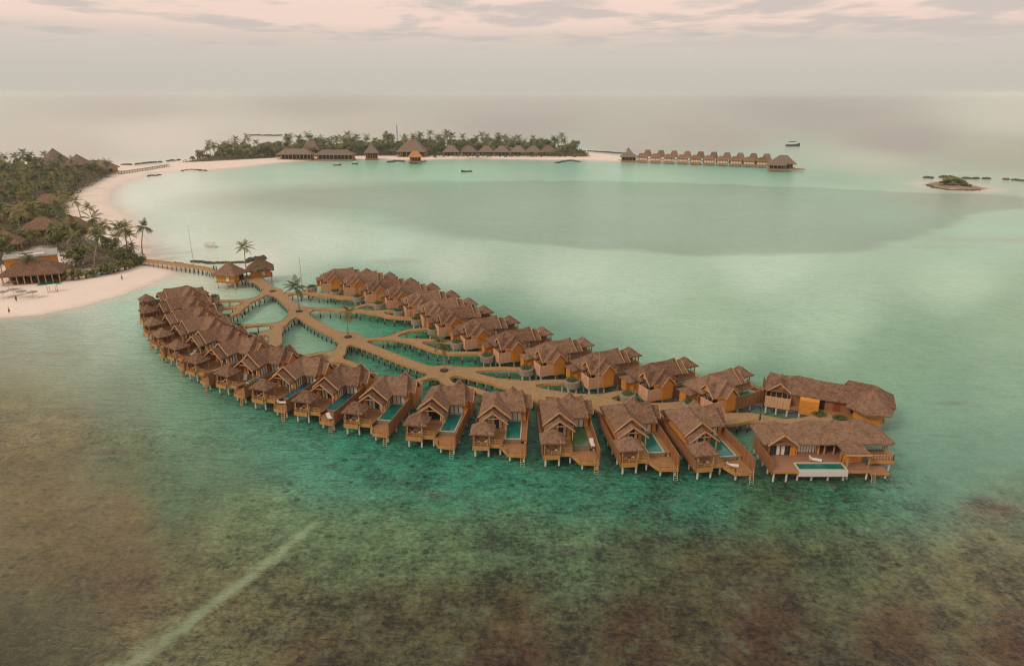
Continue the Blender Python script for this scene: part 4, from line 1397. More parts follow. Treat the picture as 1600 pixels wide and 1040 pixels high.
# ------------------------------------------------------------------ island buildings
def open_hall(px, py, w, d, label, name='beach_pavilion', cat='pavilion', z=1.0, wh=3.2, rh=4.0, cols=6, rz=0.0, ridge=None, wall=ORANGE, roof=THATCH_FAR, closed=.5, pos=None):
    x, y = pos or at(px, py, z)
    t = thing(name, label, cat, (x, y, z), rz)
    mb = MB(); mb.box(-w / 2, w / 2, -d / 2, d / 2, -.8, .25); mb.build('floor', DECK, t)
    mb = MB(); mb.box(-w / 2 + .6, w / 2 - .6, d * .1, d / 2 - .6, .25, wh); mb.build('wall', wall, t)
    mb = MB(); mb.box(-w / 2 + 1.2, w / 2 - 1.2, d * .1 - .08, d * .1 - .01, .25, wh - .5); mb.build('opening', ROOM_SHADE, t)  # dark sheet over the wall, painted shade of the hall's inside
    for k in range(cols):
        mb = MB()
        cx = -w / 2 + .5 + (w - 1) * k / (cols - 1)
        mb.box(cx - .16, cx + .16, -d / 2 + .3, -d / 2 + .62, .25, wh)
        mb.build('column', TIMBER, t)
    mb = MB()
    rg = ridge if ridge is not None else max(.4, w / 2 - d / 2)
    hip(mb, 0, 0, w / 2 + .9, d / 2 + .9, wh + rh, wh - .2, rg, t=.35, j=.1, step=1.2)
    mb.build('roof', roof, t)
    return t


# left island: restaurant, flat-roofed block, huts in the trees, twin-peaked hall
rt = open_hall(0, 0, 17, 10, 'open-sided beach restaurant with broad hipped brown roof beside a teal pool', 'beach_restaurant', 'restaurant', 1.1, 3.6, 3.6, 9, R(18), pos=(-158, 220.0), roof=THATCH, wall=PLANK)
dup(rt, (-166.5, 229.5, 1.1), R(38), 'smaller brown hipped roof wing behind the beach restaurant').scale = (.55, .6, 1.0)
fb = thing('flat_roof_building', 'orange block with pale flat roof behind the beach restaurant', 'building', (-167, 232.5, 1.0), R(33))
mb = MB(); mb.box(-7.5, 7.5, -5.5, 5.5, -.5, 6.0); mb.build('wall', ORANGE, fb)
mb = MB(); mb.box(-7.9, 7.9, -5.9, 5.9, 6.05, 6.5); mb.build('roof', GREYROOF, fb)
mb = MB(); mb.box(-3.6, 4.2, -4.6, -2.2, 6.55, 6.95); mb.build('roof_equipment', WHITE, fb)
for k in range(5):
    mb = MB(); mb.box(-6 + k * 2.6, -4.5 + k * 2.6, -5.58, -5.51, 2, 4.2); mb.build('window', GLASS, fb)
pool = thing('beach_pool', 'teal swimming pool in front of the beach restaurant', 'pool', (-151.2, 215.6, 1.0), R(20))
mb = MB(); mb.box(-3.2, 3.4, -1.7, 2.2, -.4, .35); mb.build('coping', COPING, pool)
mb = MB(); mb.box(-2.9, 3.1, -1.4, 1.9, .36, .4); mb.build('pool_water', POOL, pool)
x, y = at(157, 427, 1.3)
pool = thing('beach_pool', 'pale blue pool behind the long hedge on the beach', 'pool', (x, y, 1.0), R(48))
mb = MB(); mb.box(-5, 5, -1.8, 1.8, -.4, .3); mb.build('coping', COPING, pool)
mb = MB(); mb.box(-4.6, 4.6, -1.5, 1.5, .31, .35); mb.build('pool_water', mat('pale_pool', (.15, .36, .30), .1, (.2, .42, .36), .6), pool)
for i, (px, py, w, d, r_, lab) in enumerate([
        (70, 367, 14, 11, 10, 'brown thatched house roof deep in the palms, the nearest of the grove'),
        (118, 366, 11, 7, -5, 'low brown thatched roof beside the beach edge palms'),
        (78, 326, 13, 9, 25, 'pinkish brown roof half buried in the middle of the grove'),
        (35, 345, 12, 9, -15, 'thatched roof near the left edge of the grove'),
        (8, 392, 12, 8, 20, 'dark thatched roof at the left edge behind the flat-roofed block'),
        (25, 302, 11, 8, 8, 'small thatched roof high in the left grove')]):
    open_hall(px, py, w, d, lab, 'thatched_house', 'house', 1.0, 3.6, 4.4, 4, R(r_), roof=THATCH)
bh = thing('twin_peak_hall', 'large hall with two thatched peaks and red walls at the grove tip', 'hall', (*at(100, 268, 1.5), 1.5), R(5))
mb = MB(); pyramid_n(mb, 8, 14, 18, 6.0, .5); o = mb.xform(loc=(-5, 0, 0)).build('roof', THATCH_FAR, bh)
mb = MB(); pyramid_n(mb, 8, 11.5, 13.5, 6.0, .5); o = mb.xform(loc=(13, -2, 0)).build('roof', THATCH_FAR, bh)
mb = MB(); mb.prism([(-5 + 11 * math.cos(a * .785), 11 * math.sin(a * .785)) for a in range(8)], -1, 6.2); mb.build('wall', REDDOOR, bh)
mb = MB(); mb.prism([(13 + 9 * math.cos(a * .785), -2 + 9 * math.sin(a * .785)) for a in range(8)], -1, 6.1); mb.build('wall', PLANK, bh)
open_hall(152, 269, 26, 13, 'long low thatched roof beside the twin-peaked hall, next to the bridge', 'thatched_house', 'house', 1.0, 3.6, 5.5, 5, R(-6))
open_hall(172, 268, 10, 8, 'small brown hut at the landing of the wooden bridge', 'thatched_house', 'house', 1.0, 3.6, 4.0, 4, R(-6))

# bridge across the channel
br = thing('wooden_bridge', 'straight wooden footbridge on many piles between the two islands', 'bridge', (0, 0, 0))
A, B_ = at(183, 269.5, 2.6), at(262, 257.5, 2.6)
A, B_ = Vector((*A, 2.6)), Vector((*B_, 2.6))
mb = MB(); mb.beam(A, B_, 3.0, .4); mb.build('deck', TRUNK, br)
n = 20
sd_ = (B_ - A).normalized().cross(Vector((0, 0, 1))) * 1.3
for k in range(n + 1):
    p = A.lerp(B_, k / n)
    for s_ in (-1, 1):
        q = p + sd_ * s_
        mb = MB(); mb.tube([(q.x, q.y, -2), (q.x, q.y, 2.4)], [.2, .2], 5); mb.build('pile', PILE_DARK, br)


def rocks(pts_, w, h, label, name='rock_breakwater', cat='breakwater', n=None):
    W = [at(x, y, 0) for x, y in pts_]
    c = W[len(W) // 2]
    mb = MB()
    rs = random.Random(hash(label) % 999 if False else len(label) * 7 + int(pts_[0][0]))
    h *= .62 if W[0][1] > 300 else .8
    for a, b in zip(W, W[1:]):
        L = math.dist(a, b)
        k = max(3, int(L / (w * .27)))
        for i in range(k):
            q = (i + rs.random()) / k
            for lane in range(2 if W[0][1] < 300 else 1):
                x = a[0] + (b[0] - a[0]) * q + rs.uniform(-w, w) * .35 - c[0]
                y = a[1] + (b[1] - a[1]) * q + rs.uniform(-w, w) * .45 - c[1]
                r_ = w * rs.uniform(.28, .5)
                vs, fs = [], []
                for zi, (zz, rr) in enumerate(((-.6, 1.0), (.35, .95), (.8, .65), (1.0, .25))):
                    for s_ in range(7):
                        an = s_ * .8976 + rs.uniform(-.2, .2)
                        m_ = rr * r_ * rs.uniform(.75, 1.2)
                        vs.append((x + math.cos(an) * m_, y + math.sin(an) * m_, zz * h * rs.uniform(.85, 1.15)))
                for zi in range(3):
                    for s_ in range(7):
                        fs.append((zi * 7 + s_, zi * 7 + (s_ + 1) % 7, zi * 7 + 7 + (s_ + 1) % 7, zi * 7 + 7 + s_))
                fs.append(tuple(21 + s_ for s_ in range(7)))
                mb.add(vs, fs)
    o = mb.build(name, ROCK, None, loc=(*c, 0))
    return tag(o, label, cat)


rocks([(300, 409), (330, 411.5), (365, 411), (388, 410)], 1.5, .8, 'long dark rock breakwater beyond the jetty and kiosks')
rocks([(390, 408.5), (402, 406), (413, 404.5)], 2.6, 1.8, 'short rock breakwater end behind the far kiosk roof')
rocks([(274, 412), (290, 416)], 2, .8, 'few dark rocks under the beach end of the jetty')
rocks([(190, 258.5), (200, 257.5), (206, 258)], 5, 1.8, 'rock bank between the low hut and the bridge')
rocks([(210, 257), (230, 255), (248, 253.5)], 6, 1.8, 'long rock bank behind the wooden bridge')
rocks([(262, 252), (272, 251), (282, 250)], 6, 1.8, 'rock bank touching the left tip of the far island')
rocks([(233, 275.5), (240, 274.5), (246, 274)], 5, 1.2, 'dark rocks on the sand spit below the bridge')
rocks([(286, 267), (295, 265.5), (310, 266), (323, 267)], 4, 1.2, 'low rocks on the beach at the left end of the far island')
rocks([(392, 211.5), (415, 211.5), (437, 212)], 14, 2.2, 'distant dark rock bar out at sea behind the far island')
rocks([(606, 254), (618, 252), (632, 253)], 4.5, 2.0, 'brown rock mound on the beach left of the orange hut')
rocks([(640, 254.5), (650, 255), (664, 252.5)], 4, 1.4, 'brown rocks under the orange waterfront hut')
rocks([(869, 255), (880, 252.5), (890, 251), (903, 253)], 4, 1.5, 'dark rock groyne on the right end of the far beach')
rocks([(918, 236.5), (945, 238), (975, 240)], 5, 1.6, 'thin rock line running from the far island to the distant villas')
rocks([(944, 248), (960, 249), (970, 250.5)], 4, 1.0, 'low rocks where the sand spit meets the distant villas')
rocks([(1443, 277.5), (1450, 278), (1457, 279)], 5, 2.0, 'shortest dark rock bar behind the small islet')
rocks([(1469, 277.5), (1482, 277), (1494, 278)], 5, 2.2, 'dark rock bar directly behind the islet shrubs')
rocks([(1500, 278.5), (1510, 278.8), (1520, 279.5)], 5, 1.8, 'low middle rock bar behind the islet')
rocks([(1522, 279), (1535, 279.3), (1549, 280)], 5, 2.0, 'dark rock bar right of the islet shrubs')
rocks([(1572, 281), (1584, 281.5), (1596, 282.5)], 5, 1.8, 'rightmost dark rock bar near the edge of view')
rocks([(1449, 289), (1460, 293.5), (1480, 296.5), (1505, 297.5), (1530, 297)], 3, .9, 'brown stone rim around the shore of the small islet')
for i, (px, py, s) in enumerate([(1475, 289, 1.5), (1482, 289.5, 1.9), (1490, 289.5, 1.7), (1497, 290, 1.5), (1505, 291, 1.1), (1510, 291.5, .9)]):
    x, y = at(px, py, .6)
    tree('broad', x, y, .2, s * .52, i, 'green shrub on the small islet, %s of six from the left' % ORD[i], 'shrubs on the small islet', name='islet_shrub', cat='shrub').scale = (s * .8, s * .55, s * .36)

# far island halls and bungalows
open_hall(460, 249, 32, 12, 'long columned beach hall with brown thatch at left of the far beach', 'beach_hall', 'hall', 1.0, 5, 4.5, 10, 0, pos=at(463, 248.5, 1))
open_hall(488, 243, 17, 14, 'tall greenish thatched hall behind the columned beach hall', 'beach_hall', 'hall', 1.0, 6, 8.5, 5, 0, ridge=3)
open_hall(524, 248.5, 36, 13, 'low columned beach hall right of the tall thatched hall', 'beach_hall', 'hall', 1.0, 4.6, 4, 11, 0)
h2 = open_hall(581, 248, 12, 10, 'two storey pinkish hut with pointed roof on the far beach', 'beach_house', 'house', 1.0, 6.0, 7.5, 6, R(8), ridge=.6, wall=REDDOOR)
open_hall(645, 244.5, 27, 18, 'largest brown thatched hall in the middle of the far island', 'beach_hall', 'hall', 1.0, 5.5, 10, 7, R(-4), ridge=4)
open_hall(649, 252, 11, 7, 'orange waterfront hut standing on rocks before the largest hall', 'beach_house', 'house', 2.2, 4.2, 5, 5, 0, wall=ORANGE, roof=mat('orange_shingle', (.42, .16, .05), .8, (.5, .2, .07), .8))
bng = None
for i, (px, lab) in enumerate([(705, 'first bungalow right of the largest hall'), (733, 'second bungalow right of the largest hall'), (760, 'third bungalow right of the largest hall'), (784, 'fourth bungalow right of the largest hall'),
                               (810, 'fifth bungalow right of the largest hall'), (833, 'sixth bungalow right of the largest hall'), (857, 'last bungalow before the right palm stand')]):
    lab = 'greyish thatched beach ' + lab
    x, y = at(px, 243.2, 1)
    if bng is None:
        bng = open_hall(px, 243, 15, 11, lab, 'beach_bungalow', 'bungalow', 1.0, 4.2, 5.5, 5, 0, ridge=2.0, wall=PLANK)
        bng['group'] = 'beach bungalows on the far island'
        bng.location = (x, y, 1); kids(bng)
    else:
        dup(bng, (x, y, 1), R(rnd.uniform(-10, 10)), lab)
tw = thing('lattice_tower', 'thin dark lattice tower rising above the far island palms', 'tower', (*at(622, 238, 1), 1))
mb = MB()
for a in range(3):
    ca, sa = math.cos(a * 2.094), math.sin(a * 2.094)
    mb.tube([(ca * .9, sa * .9, 0), (ca * .35, sa * .35, 27)], [.13, .1], 5)
    for k in range(9):
        z0, z1 = k * 3, k * 3 + 3
        r0, r1 = .9 - .55 * z0 / 27, .9 - .55 * z1 / 27
        c2, s2 = math.cos((a + 1) * 2.094), math.sin((a + 1) * 2.094)
        mb.beam((ca * r0, sa * r0, z0), (c2 * r1, s2 * r1, z1), .1, .1)
mb.build('lattice', DARKWOOD, tw)
mb = MB(); mb.tube([(0, 0, 26), (0, 0, 31)], [.1, .06], 5); mb.build('antenna', STEEL, tw)


# ------------------------------------------------------------------ distant row of villas
def make_far():
    t = thing('distant_villa', '', 'villa', (0, 0, 0), 0, 'villas in the distant row')
    mb = MB(); mb.box(-4.7, 4.7, 0, 19, 1.6, 2.2); mb.build('deck', DECK, t)
    mb = MB(); mb.box(-4.6, 4.6, 4.2, 18, 2.2, 5.8); mb.build('wall', TIMBER, t)
    mb = MB()
    for k in range(4): mb.box(-4.2 + k * 2.2, -2.6 + k * 2.2, 4.1, 4.18, 2.3, 5.3)
    mb.build('window', CURTAIN, t)
    mb = MB(); wing(mb, 'x', 7.6, -2.6, 2.6, 4.4, 8.2, 8.2, 5.0, 2.3, 2.3, step=1.1); mb.build('roof', THATCH, t)
    mb = MB(); wing(mb, 'x', 16.0, 2.2, 6.4, 5, 10.6, 10.6, 5.2, 2, 2, step=1.1); mb.build('roof', THATCH, t)
    mb = MB(); boards(mb, (-4.7, .1), (4.7, .1), 1.7, 2.9, w=1.0); mb.build('railing', EDGE, t)
    for x in (-4.4, -1.5, 1.5, 4.4):
        for y in (.6, 9):
            link('pile', PILE_ME, t, (x, y, -.5))
    return t


fv = make_far()
for i in range(10):
    q = i / 9
    px, py = 1003 + (1192 - 1003) * q, 254.8 + (262.6 - 254.8) * q
    lab = 'distant thatched water villa, %s from the sand spit end' % ORD[i]
    x, y = at(px, py, 0)
    if i == 0:
        fv.location = (x, y, 0); fv['label'] = lab; fv.rotation_euler[2] = R(-12); kids(fv)
    else:
        dup(fv, (x, y, 0), R(-12), lab)
x, y = at(1222, 263, 1)
eh = open_hall(1222, 262, 18, 13, 'largest thatched house at the seaward end of the distant villas', 'distant_villa', 'villa', 2.2, 4, 6, 6, R(-12), ridge=3)
for a in range(5):
    for b in (-6, 6): link('pile', PILE_ME, eh, (-10 + a * 5, b, -2.6))
x, y = at(1213, 264, 1)
open_hall(1213, 263.5, 13, 9, 'lower thatched wing before the seaward end house of the distant villas', 'distant_villa', 'villa', 2.2, 3.4, 5, 5, R(-12), ridge=1)
mb = MB(); mb.box(-14, 14, -3, 3, 1.5, 2.1)
x, y = at(1228, 263.5, 2); o = mb.build('sun_deck', DECK, None, loc=(x, y, 0)); o.rotation_euler[2] = R(-12)
tag(o, 'wide wooden deck on piles around the end of the distant villas', 'deck')
open_hall(982, 250.5, 14, 9, 'pale small pavilion where the spit meets the distant villas', 'beach_pavilion', 'pavilion', 1.5, 3.6, 4, 5, R(-8), wall=CURTAIN)
x, y = at(983, 248, 1)
tree('palm', x, y, .8, 1.0, 1, 'single palm beside the pale pavilion at the distant villas', var=2)
dw = MB(); a, b = at(975, 247, 2.0), at(1232, 256, 2.0); dw.beam((*a, 1.9), (*b, 1.9), 2.4, .4)
tag(dw.build('boardwalk', PATHM), 'distant straight boardwalk behind the far row of villas', 'boardwalk')


# ------------------------------------------------------------------ boats
def boat(px, py, L, label, hull, canopy=True, rz=0.0, cm=None):
    x, y = at(px, py, 0)
    t = thing('boat', label, 'boat', (x, y, 0), rz)
    mb = MB()
    g = []
    n = 10
    vs, fs = [], []
    for i in range(n + 1):
        q = i / n
        w = L * .16 * (math.sin(math.pi * min(1, .25 + q * .75)) ** .6 if q < 1 else .02)
        sh = .12 * L * (max(0, q - .55) / .45) ** 2
        xx = (q - .5) * L
        vs += [(xx, -w, .09 * L + sh), (xx, -w * .6, -.05 * L), (xx, w * .6, -.05 * L), (xx, w, .09 * L + sh)]
    for i in range(n):
        a = i * 4
        for k in range(3): fs.append((a + k, a + k + 1, a + k + 5, a + k + 4))
        fs.append((a + 3, a, a + 4, a + 7))
    fs += [(3, 2, 1, 0), (n * 4, n * 4 + 1, n * 4 + 2, n * 4 + 3)]
    mb.add(vs, fs)
    mb.build('hull', hull, t)
    if canopy:
        mb = MB(); mb.box(-.32 * L, .15 * L, -.13 * L, .13 * L, .27 * L, .3 * L); mb.build('canopy', cm or WHITE, t)
        for a in (-.3, .13):
            for b in (-.11, .11):
                mb = MB(); mb.box(a * L - .05, a * L + .05, b * L - .05, b * L + .05, .09 * L, .27 * L); mb.build('canopy_post', STEEL, t)
    return t


boat(328.5, 386, 6.5, 'small pale motorboat moored near the jetty beach', CLOTHW, True, R(160), CLOTHW)
boat(527, 258.5, 7, 'small dark boat with pale canopy, left of two moored off the far beach', HULL, True, R(20))
boat(555, 256.5, 6.5, 'small dark boat with mast, right of two moored off the far beach', HULL, True, R(-30))
boat(729, 268.5, 9, 'dark hulled boat with white canopy alone in the bay', HULL, True, R(200))
boat(1239, 228, 17, 'large dark boat with long canopy far out beyond the distant villas', HULL, True, R(5), DARKWOOD)

# beach parasols and beds
for i, (px, py) in enumerate([(20, 452), (33, 455), (50, 456), (3, 456), (12, 445)]):
    x, y = at(px, py, 3.0)
    t = thing('beach_parasol', ['grey parasol on the sand, leftmost of the close trio', 'grey parasol on the sand, middle of the close trio', 'grey parasol on the sand, nearest the white beach bed', 'grey parasol at the left edge of the sand', 'small dark parasol closest to the restaurant steps'][i], 'parasol', (x, y, .9))
    mb = MB(); pyramid_n(mb, 10, 1.6, 2.6, 2.1, .06, 3); mb.build('canopy', CANVAS, t)
    mb = MB(); mb.tube([(0, 0, 0), (0, 0, 2.5)], [.05, .05], 6); mb.build('pole', TIMBER, t)
x, y = at(83, 456, 1)
t = thing('beach_bed', 'white four-post daybed standing on open sand', 'daybed', (x, y, .9), .3)
mb = MB(); mb.box(-1.1, 1.1, -.9, .9, .15, .5); mb.build('mattress', WHITE, t)
for a in (-1.1, 1.1):
    for b in (-.9, .9):
        mb = MB(); mb.box(a - .06, a + .06, b - .06, b + .06, 0, 2.3); mb.build('post', TIMBER, t)
mb = MB(); mb.box(-1.2, 1.2, -1, 1, 2.31, 2.38); mb.build('canopy', CUSHION, t)
for i in range(5):
    x, y = at(101 + i * 7.2, 416.5 - i * .9, 1.2)
    dup(lounger, (x, y, 1.1), .5, 'wooden lounger on the pool terrace by the restaurant, %s of five from the left' % ORD[i])

# ------------------------------------------------------------------ vegetation on the islands
# beach hedge in front of the pool
hp = [at(98, 443), at(130, 441), at(165, 434), at(200, 425), at(224, 415)]
k = 0
for a, b in zip(hp, hp[1:]):
    L = math.dist(a, b); n = int(L / 2.0)
    for i in range(n):
        q = (i + .5) / n
        tree('bush', a[0] + (b[0] - a[0]) * q + rnd.uniform(-.4, .4), a[1] + (b[1] - a[1]) * q + rnd.uniform(-.4, .4), .9, rnd.uniform(1.0, 1.7), rnd.uniform(0, 6),
             'green shrub in the hedge between the beach and the pool terrace', 'shrubs of the beach hedge')
# palms one can tell apart
for px, py, s, v, lab in [
        (126, 340, .95, 0, 'lone slim palm standing on open sand, the farther of two'), (145, 347, .95, 2, 'lone palm on open sand, the nearer of two'),
        (137, 392, 1.1, 3, 'pale trunked palm leaning right at the grove front'), (154, 393, 1.15, 1, 'tall pale trunked palm at the grove front, middle of three'), (160, 393, 1.0, 3, 'pale trunked palm at the grove front, nearest the sea'),
        (200, 392, 1.05, 0, 'bushy palm near the tip of the grove point'), (223, 398, 1.0, 1, 'palm leaning over the sea at the very tip of the point'),
        (185, 400, .8, 0, 'mid-height palm between the grove front and the hedge'), (175, 408, .6, 2, 'low palm behind the middle of the beach hedge'), (205, 408, .75, 2, 'low palm behind the right end of the beach hedge'),
        (143, 412, .6, 0, 'low palm on the pool terrace left of the pale pool'), (118, 408, .55, 2, 'low palm beside the terrace loungers'), (58, 438, .95, 2, 'bright green palm in front of the restaurant roof'),
        (20, 425, .8, 0, 'palm left of the restaurant before the flat-roofed block'), (4, 432, .7, 2, 'palm at the left edge beside the restaurant')]:
    x, y = at(px, py, 1)
    tree('palm', x, y, .9, s, rnd.uniform(0, 6.28), lab, var=v)


def scatter(P, dmin, n, avoid, seed, prob=None):
    rs = random.Random(seed)
    x0, y0 = P.min(0); x1, y1 = P.max(0)
    out, tries = [], 0
    while len(out) < n and tries < 60000:
        tries += 1
        x, y = rs.uniform(x0, x1), rs.uniform(y0, y1)
        if sdf(P, np.array([x]), np.array([y]))[0] < 1.5: continue
        if any(abs(x - a) < r_ and abs(y - b) < r_ for a, b, r_ in avoid): continue
        if all((x - a) ** 2 + (y - b) ** 2 > dmin ** 2 for a, b in out): out.append((x, y))
    return out


AV = [(-158, 219, 12), (-167, 232, 11), (-151, 216, 7), (*at(70, 368, 1), 10), (*at(118, 367, 1), 7), (*at(78, 326, 1), 8), (*at(35, 345, 1), 7), (*at(25, 302, 1), 6), (*at(8, 393, 1), 8),
      (*at(98, 268, 1), 22), (*at(152, 269, 1), 15)]
sp = scatter(PFL, 7.6, 300, AV, 5)
npalm = 15
for x, y in sp:
    zone = 'along the beach edge of the left grove' if sdf(PFL, np.array([x]), np.array([y]))[0] < 12 and x > -260 else ('in the near part of the left grove' if y < 330 else 'in the far part of the left grove')
    if rnd.random() < .42 and npalm < 150:
        npalm += 1
        tree('palm', x, y, .8, rnd.uniform(.8, 1.2), rnd.uniform(0, 6.28), 'coconut palm crowded among other trees ' + zone, 'coconut palms ' + zone)
    else:
        tree('broad', x, y, .6, rnd.uniform(.7, 1.15), rnd.uniform(0, 6.28), 'dark broadleaf tree crowded among palms ' + zone, 'broadleaf trees ' + zone)
AV2 = [(*at(463, 248.5, 1), 10), (*at(488, 243, 1), 8), (*at(524, 248.5, 1), 10), (*at(581, 248, 1), 6), (*at(645, 244.5, 1), 12)] + [(*at(px, 243.2, 1), 6) for px in (705, 733, 760, 784, 810, 833, 857)]
sp2 = scatter(PFR, 5.4, 380, AV2, 9)
for x, y in sp2:
    zone = 'on the left end of the far island' if x < -180 else ('in the middle of the far island' if x < -60 else ('behind the far bungalows' if x < 45 else 'on the right end of the far island'))
    front = sdf(PFR, np.array([x]), np.array([y]))[0] < 7
    if rnd.random() < (.35 if front else .62) and npalm < 296:
        npalm += 1
        tree('palm', x, y, .8, rnd.uniform(.95, 1.5), rnd.uniform(0, 6.28), 'coconut palm ' + zone, 'coconut palms ' + zone)
    else:
        tree('broad', x, y, .5, rnd.uniform(.45, .8) if front else rnd.uniform(1.0, 1.4), rnd.uniform(0, 6.28), 'dark green leafy tree ' + zone, 'leafy trees ' + zone)

for i in range(34):
    px = 672 + i * 7.3 + rnd.uniform(-2, 2)
    x, y = at(px, 245.3 + rnd.uniform(-.3, .5), 1)
    tree('broad', x, y, .3, rnd.uniform(.35, .6), rnd.uniform(0, 6.28), 'low green shrub along the beach before the far bungalows', 'shrubs before the far bungalows', name='beach_shrub', cat='shrub')


def undergrowth(P, n, zmax, size, seed, name, avoid):
    rs = np.random.RandomState(seed)
    x0, y0 = P.min(0); x1, y1 = P.max(0)
    x, y = rs.uniform(x0, x1, n * 3), rs.uniform(y0, y1, n * 3)
    k = sdf(P, x, y) > -.5
    for a, b, r_ in avoid:
        k &= ~((abs(x - a) < r_ * .8) & (abs(y - b) < r_ * .8))
    x, y = x[k][:n], y[k][:n]
    mb = MB()
    r2 = random.Random(seed)
    for a, b in zip(x, y):
        p = Vector((a, b, 1 + r2.random() ** 1.6 * zmax))
        nr = Vector((r2.uniform(-1, 1), r2.uniform(-1, 1), r2.uniform(.2, 1))).normalized()
        u = nr.orthogonal().normalized(); u.rotate(__import__('mathutils').Quaternion(nr, r2.uniform(0, 6.28)))
        v = nr.cross(u); s = size * r2.uniform(.5, 1.3)
        mb.add([p - u * s, p - v * s * .6, p + u * s, p + v * s * .6], [(0, 1, 2, 3)])
    tag(mb.build(name, GROUNDC), None, None, None, 'stuff')


undergrowth(PFL, 26000, 3.2, .55, 4, 'undergrowth', AV)
undergrowth(PFR, 9000, 3.5, .8, 6, 'undergrowth', AV2)

# ------------------------------------------------------------------ camera, light, sky
cam = bpy.data.cameras.new('camera')
cam.sensor_width = 36; cam.lens = 36 * F / 1600
cam.clip_end = 60000; cam.clip_start = .5
co = bpy.data.objects.new('camera', cam); COL.objects.link(co)
co.location = (0, 0, H); co.rotation_euler = (math.pi / 2 - PITCH, 0, 0)
scene.camera = co
SUN_EL, SUN_AZ = R(38), R(232)     # azimuth clockwise from +Y: low behind the camera, a little to the left
sl = bpy.data.lights.new('sun', 'SUN'); sl.energy = 1.3; sl.angle = R(12); sl.color = (1, .89, .77)
so = bpy.data.objects.new('sun', sl); COL.objects.link(so)
sv = Vector((math.sin(SUN_AZ) * math.cos(SUN_EL), math.cos(SUN_AZ) * math.cos(SUN_EL), math.sin(SUN_EL)))
so.rotation_euler = sv.to_track_quat('Z', 'Y').to_euler()
so.location = (0, -50, 120)

wd = bpy.data.worlds.new('World'); scene.world = wd; wd.use_nodes = True
nt = wd.node_tree; N = nt.nodes; Lk = nt.links.new
bg = N['Background']
tc = N.new('ShaderNodeTexCoord')
sky = N.new('ShaderNodeTexSky'); sky.sky_type = 'NISHITA'; sky.sun_disc = False
sky.sun_elevation = SUN_EL; sky.sun_rotation = SUN_AZ; sky.dust_density = 4
bg.inputs['Strength'].default_value = .1
sx = N.new('ShaderNodeSeparateXYZ'); Lk(tc.outputs['Generated'], sx.inputs[0])
cr = N.new('ShaderNodeValToRGB')
el = cr.color_ramp.elements
stops = [(0.0, (202, 196, 185)), (.03, (207, 199, 188)), (.052, (214, 204, 193)), (.07, (222, 206, 193)), (.086, (246, 218, 203)), (.13, (250, 221, 206)), (.3, (240, 224, 211)), (.6, (240, 234, 228)), (1.0, (242, 241, 238))]
el[0].position, el[1].position = stops[0][0], stops[-1][0]
for i, (p, c) in enumerate(stops):
    e = el[0] if i == 0 else (el[len(el) - 1] if i == len(stops) - 1 else el.new(p))
    e.color = (*[float(v) for v in lin(c)], 1)
Lk(sx.outputs[2], cr.inputs[0])
# cloud sheet at constant height: direction divided by elevation
dv = N.new('ShaderNodeVectorMath'); dv.operation = 'DIVIDE'
zz = mth('ADD', mth('MAXIMUM', sx.outputs[2], 0.0), .045)
cb = N.new('ShaderNodeCombineXYZ')
for i in range(3): Lk(zz, cb.inputs[i])
Lk(tc.outputs['Generated'], dv.inputs[0]); Lk(cb.outputs[0], dv.inputs[1])
cn_ = N.new('ShaderNodeTexNoise'); cn_.inputs['Scale'].default_value = 1.05; cn_.inputs['Detail'].default_value = 7; cn_.inputs['Roughness'].default_value = .55; cn_.inputs['Distortion'].default_value = .25
mpc = N.new('ShaderNodeMapping'); mpc.inputs['Location'].default_value = (3.1, 1.7, 0); mpc.inputs['Scale'].default_value = (1, .8, 0)
Lk(dv.outputs[0], mpc.inputs[0]); Lk(mpc.outputs[0], cn_.inputs[0])
cm_ = N.new('ShaderNodeMapRange'); cm_.interpolation_type = 'SMOOTHSTEP'
cm_.inputs[1].default_value = .48; cm_.inputs[2].default_value = .63
bias = mth('MULTIPLY_ADD', sx.outputs[0], .10, 0.022)
Lk(mth('ADD', cn_.outputs[0], bias), cm_.inputs[0])
hi = N.new('ShaderNodeMapRange'); Lk(sx.outputs[2], hi.inputs[0]); hi.inputs[1].default_value = .04; hi.inputs[2].default_value = .07
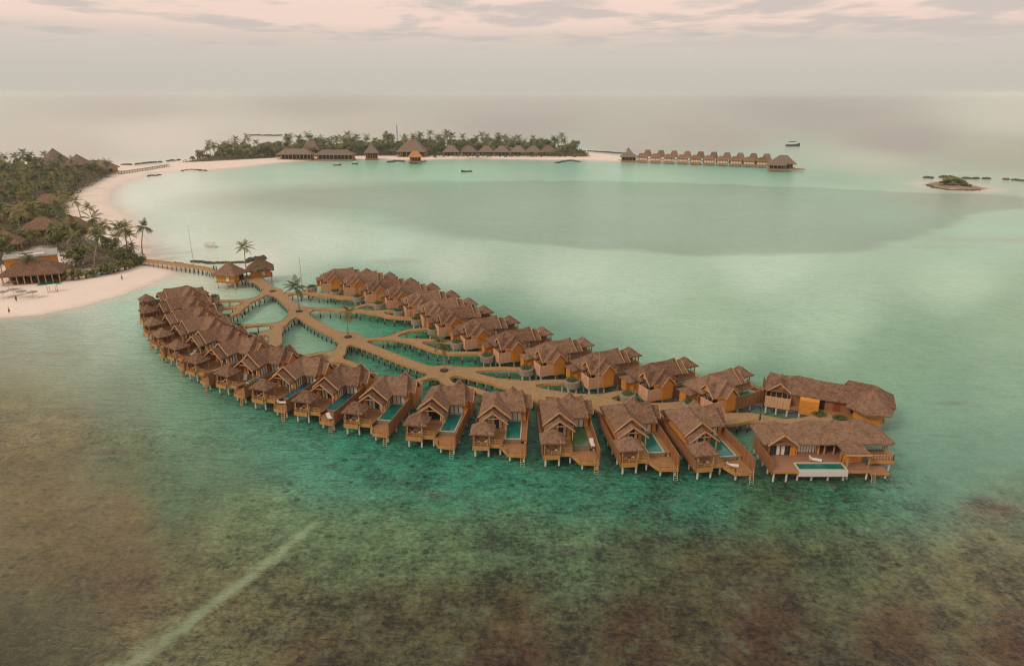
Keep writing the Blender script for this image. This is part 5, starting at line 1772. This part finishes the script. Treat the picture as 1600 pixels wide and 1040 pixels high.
cf = mth('MULTIPLY', mth('MULTIPLY', cm_.outputs[0], hi.outputs[0]), .85)
mxs = N.new('ShaderNodeMix'); mxs.data_type = 'RGBA'
Lk(cf, mxs.inputs[0]); Lk(cr.outputs[0], mxs.inputs[6]); mxs.inputs[7].default_value = (*[float(v) for v in lin((205, 195, 188))], 1)
sc_ = N.new('ShaderNodeVectorMath'); sc_.operation = 'SCALE'; Lk(mxs.outputs[2], sc_.inputs[0]); sc_.inputs['Scale'].default_value = 10.0
mix = N.new('ShaderNodeMix'); mix.data_type = 'RGBA'; mix.inputs[0].default_value = .06
Lk(sc_.outputs[0], mix.inputs[6]); Lk(sky.outputs[0], mix.inputs[7])
Lk(mix.outputs[2], bg.inputs['Color'])

# sea haze: a closed box of thin air round the camera and the whole scene
HAZE = bpy.data.materials.new('haze_air'); HAZE.use_nodes = True
nt = HAZE.node_tree
for n_ in list(nt.nodes):
    if n_.type != 'OUTPUT_MATERIAL': nt.nodes.remove(n_)
pv = nt.nodes.new('ShaderNodeVolumePrincipled')
pv.inputs['Color'].default_value = (.95, .96, .93, 1)
pv.inputs['Density'].default_value = .0001
pv.inputs['Anisotropy'].default_value = 0.0
nt.links.new(pv.outputs[0], nt.nodes['Material Output'].inputs['Volume'])
mb = MB(); mb.box(-27000, 27000, -950, 35500, -3.5, 78)
tag(mb.build('haze', HAZE), None, None, None, 'stuff')

vs_ = scene.view_settings
vs_.view_transform = 'Standard'; vs_.look = 'None'; vs_.gamma = 1; vs_.exposure = 0
scene.cycles.use_denoising = True; scene.cycles.use_adaptive_sampling = False
scene.cycles.sample_clamp_direct = 3.0; scene.cycles.sample_clamp_indirect = 2.0
scene.cycles.pixel_filter_type = 'BLACKMAN_HARRIS'; scene.cycles.filter_width = 1.15
scene.cycles.max_bounces = 6; scene.cycles.diffuse_bounces = 2; scene.cycles.glossy_bounces = 2; scene.cycles.transparent_max_bounces = 8; scene.cycles.volume_bounces = 1
scene.cycles.caustics_reflective = False; scene.cycles.caustics_refractive = False
